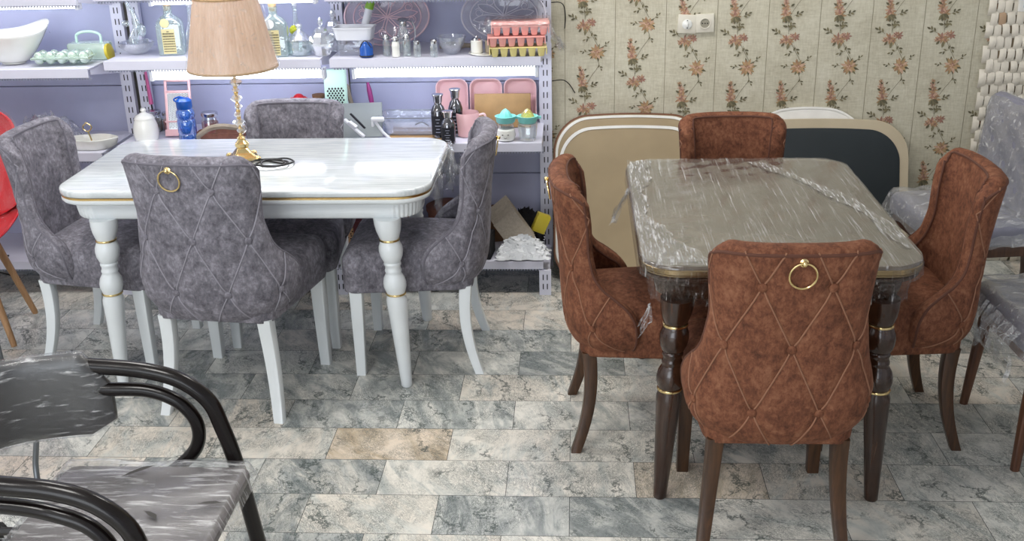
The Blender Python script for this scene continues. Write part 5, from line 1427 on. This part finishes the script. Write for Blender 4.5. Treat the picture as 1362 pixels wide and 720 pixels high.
# ================================================================== red shell chair in film (left edge)
rc = thing('shell_chair', 'glossy red moulded shell chair on beech legs, wrapped in clear film, left edge', 'chair', (-2.52, 4.00, 0), R(12))
def shell(u, v):
    s = (u-.5)*2
    if v < .5:
        t = v/.5; y = -.22+.40*t; z = .44-.03*math.sin(t*PI)+.11*abs(s)**2.2*(.25+.75*t); w = .20+.05*t
    else:
        t = (v-.5)/.5; y = .18+.10*t+.05*math.sin(t*PI/2); z = .44+.44*t+.02*(1-t)*0+.11*abs(s)**2.2*(1-t); w = .25-.02*t
        y -= .12*abs(s)**2*(1-.3*t)
        if t > .8: w *= math.sqrt(max(0.02, 1-((t-.8)/.22)**2*.45))
    return (s*w, y, z)
o = MB().grid(shell, 28, 40).build('shell', 'red_plastic', rc, angle=80); sm = o.modifiers.new('t', 'SOLIDIFY'); sm.thickness = .006
def shell_f(u, v):
    p = shell(u, v); q = .014+.006*math.sin(u*33)*math.sin(v*27)
    return (p[0]*1.07, p[1]-q-.004, p[2]+q)
MB().grid(shell_f, 36, 44).build('film_wrap', 'wrap_clear', rc, angle=80)
for sx, sy in ((-1, -1), (1, -1), (-1, 1), (1, 1)):
    MB().tube([(sx*.10, sy*.09, .40), (sx*.185, sy*.17, .012), (sx*.187, sy*.172, 0)], [.017, .0125, .011], 12).build('leg', 'beech', rc)
MB().tube([(-.10, -.09, .40), (.16, .15, .18)], .004, 6).tube([(.10, -.09, .40), (-.16, .15, .18)], .004, 6).tube([(-.10, .09, .40), (.155, -.145, .18)], .004, 6).tube([(.10, .09, .40), (-.155, -.145, .18)], .004, 6).tube([(-.12, -.10, .395), (.12, -.10, .395)], .005, 6).tube([(-.12, .10, .395), (.12, .10, .395)], .005, 6).tube([(-.14, -.13, .29), (.14, -.13, .29)], .004, 6).tube([(-.14, .13, .29), (.14, .13, .29)], .004, 6).build('wire_brace', 'black_wire', rc)

# ================================================================== film wrapped grey chairs (right edge)
def wrapped_chair(label, loc_, rz, back=True, legs=True, seat_z=.48, hw=.22, lean=12, bh=.52):
    r = thing('wrapped_chair', label, 'chair', loc_, rz, None)   # front towards +y locally
    cushion(-hw, hw, -.24, .24, seat_z-.10, seat_z-.012, .05, .014).build('seat', 'grey_leather', r)
    rnd = random.Random(int(loc_[1]*100))
    def sf(u, v):
        x = (u-.5)*2*(hw+.012); y = (v-.5)*.52; e = min(u, 1-u, v, 1-v)
        z = seat_z+.006+.004*math.sin(x*35+y*23)+.003*math.sin(y*61-x*40)
        if e < .06: z -= (.06-e)/.06*.10; 
        return (x, y, z)
    MB().grid(sf, 44, 44).build('seat_film', 'wrap_film', r, angle=80)
    if back:
        M = T(0, -.19, seat_z-.06, rx=R(lean))
        c = MB()
        def rg(i, y, h=bh, w=hw): return [(p[0], y, .02+h/2+p[1]) for p in rrect(-w+i, w-i, -h/2+i, h/2-i, .07, 8)][::-1]
        c.loft([rg(.02, -.035), rg(.004, -.028), rg(0, -.01), rg(0, .01), rg(.006, .026), rg(.03, .034), rg(.10, .040)], M=M).build('backrest', 'grey_leather', r)
        def bf(u, v):
            x = (u-.5)*2*(hw+.006); z = .015+(bh+.01)*v; e = min(u, 1-u, 1-v)
            y = .046+.004*math.sin(x*40+z*20)+.003*math.sin(z*55-x*33)-(max(0, .06-e)/.06)*.06
            if v > .88: x *= 1-.20*((v-.88)/.12)**2
            return tuple(M @ Vector((x, y, z)))
        MB().grid(bf, 40, 44).build('back_film', 'wrap_film', r, angle=80)
    MB().box(-hw+.02, hw-.02, -.21, .21, seat_z-.145, seat_z-.098, bev=.004).build('seat_rail', 'brown_wood2', r)
    for sx in (-1, 1):
        MB().sweep_rect([(sx*(hw-.035), .185, seat_z-.10), (sx*(hw-.025), .20, .2), (sx*(hw-.012), .212, 0)], [(.046, .046), (.038, .038), (.027, .027)], b=.4).build('leg', 'brown_wood2', r)
        MB().sweep_rect([(sx*(hw-.035), -.185, seat_z-.10), (sx*(hw-.03), -.21, .2), (sx*(hw-.02), -.25, 0)], [(.044, .044), (.038, .038), (.027, .027)], b=.4).build('leg', 'brown_wood2', r)
    return r
wood('brown_wood2', srgb(70, 42, 28), srgb(104, 66, 44), rough=.35)
wa = wrapped_chair('grey chair wrapped in clear film, facing left beside the dark board', (1.525, 4.13, 0), R(97), seat_z=.515, hw=.25, lean=5, bh=.44)
wa.scale = (1, .86, 1)
wb = wrapped_chair('film wrapped grey chair at the right frame edge, film hanging from its seat', (1.585, 3.23, 0), R(92), seat_z=.49, hw=.23)
wrapped_chair('film wrapped chair at the far right bottom, only a brown leg in view', (1.60, 2.68, 0), R(90), hw=.235)
rnd = random.Random(8)
for k in range(16):
    x = -.20+.40*k/15+rnd.uniform(-.01, .01)
    pts = catmull([(x, .255, .47), (x+rnd.uniform(-.02, .02), .275+rnd.uniform(0, .02), .42), (x+rnd.uniform(-.03, .03), .27+rnd.uniform(-.01, .03), .36), (x+.02+rnd.uniform(-.05, .05), .25+rnd.uniform(-.02, .03), .30)], 4); w = rnd.uniform(.008, .03)
    MB().add([tuple(p) for p in pts]+[tuple(p+Vector((w, .008, .004))) for p in pts], [(i, i+1, len(pts)+i+1, len(pts)+i) for i in range(len(pts)-1)]).build('torn_film_end', 'wrap_film', wb, angle=80)
dk = thing('wrapped_cushion', 'dark film wrapped cushion behind the wrapped grey chair, right frame edge', 'cushion', (1.93, 4.40, 0))
MB().box(-.02, .28, -.05, .05, 0, .80, bev=.03).build('cushion_body', 'dark_leather', dk)

# ================================================================== camera and light
CAMQ = dict(F=(-0.05935186062744682, 0.9278632255435154, -0.36816734146858227), R=(0.9982370202453414, 0.05499913212207463, -0.02231472333506328), U=(0.0004561269143194442, 0.36884269024856936, 0.9294917222861299))
cam = bpy.data.cameras.new('camera'); co = bpy.data.objects.new('camera', cam); COL.objects.link(co)
cam.sensor_fit = 'HORIZONTAL'; cam.sensor_width = 36; cam.lens = 1431.1*36/1362; cam.clip_start = .05
f_, r_, u_ = (Vector(CAMQ[k]).normalized() for k in 'FRU')
m_ = Matrix((( r_.x, u_.x, -f_.x, 0), (r_.y, u_.y, -f_.y, 0), (r_.z, u_.z, -f_.z, 0), (0, 0, 0, 1)))
m_.translation = (0, 0, 1.87); co.matrix_world = m_
SC.camera = co
def area(name, loc_, rot, sx, sy, power, color, spread=180):
    l = bpy.data.lights.new(name, 'AREA'); l.shape = 'RECTANGLE'; l.size = sx; l.size_y = sy; l.energy = power; l.color = color; l.spread = R(spread)
    o = bpy.data.objects.new(name, l); COL.objects.link(o); o.location = loc_; o.rotation_euler = rot
    return o
for x, y in CL: area('ceiling_lamp', (x, y, ZC-.04), (0, 0, 0), .6, .6, 24, (1.0, .98, .95))
area('window_daylight', (-1.7, YF-.02, 1.45), (R(90), 0, 0), 2.8, 2.2, 105, (.90, .95, 1.0))
wd = bpy.data.worlds.new('world'); SC.world = wd; wd.use_nodes = True
bg = wd.node_tree.nodes['Background']; bg.inputs[0].default_value = (.80, .88, 1.0, 1); bg.inputs[1].default_value = 0.8
SC.view_settings.view_transform = 'Standard'; SC.view_settings.look = 'None'
SC.view_settings.gamma = 1.0; SC.view_settings.use_curve_mapping = False; SC.view_settings.exposure = -0.2
SC.cycles.max_bounces = 8; SC.cycles.transparent_max_bounces = 24; SC.cycles.diffuse_bounces = 4
SC.cycles.use_denoising = True
bpy.context.view_layer.update()
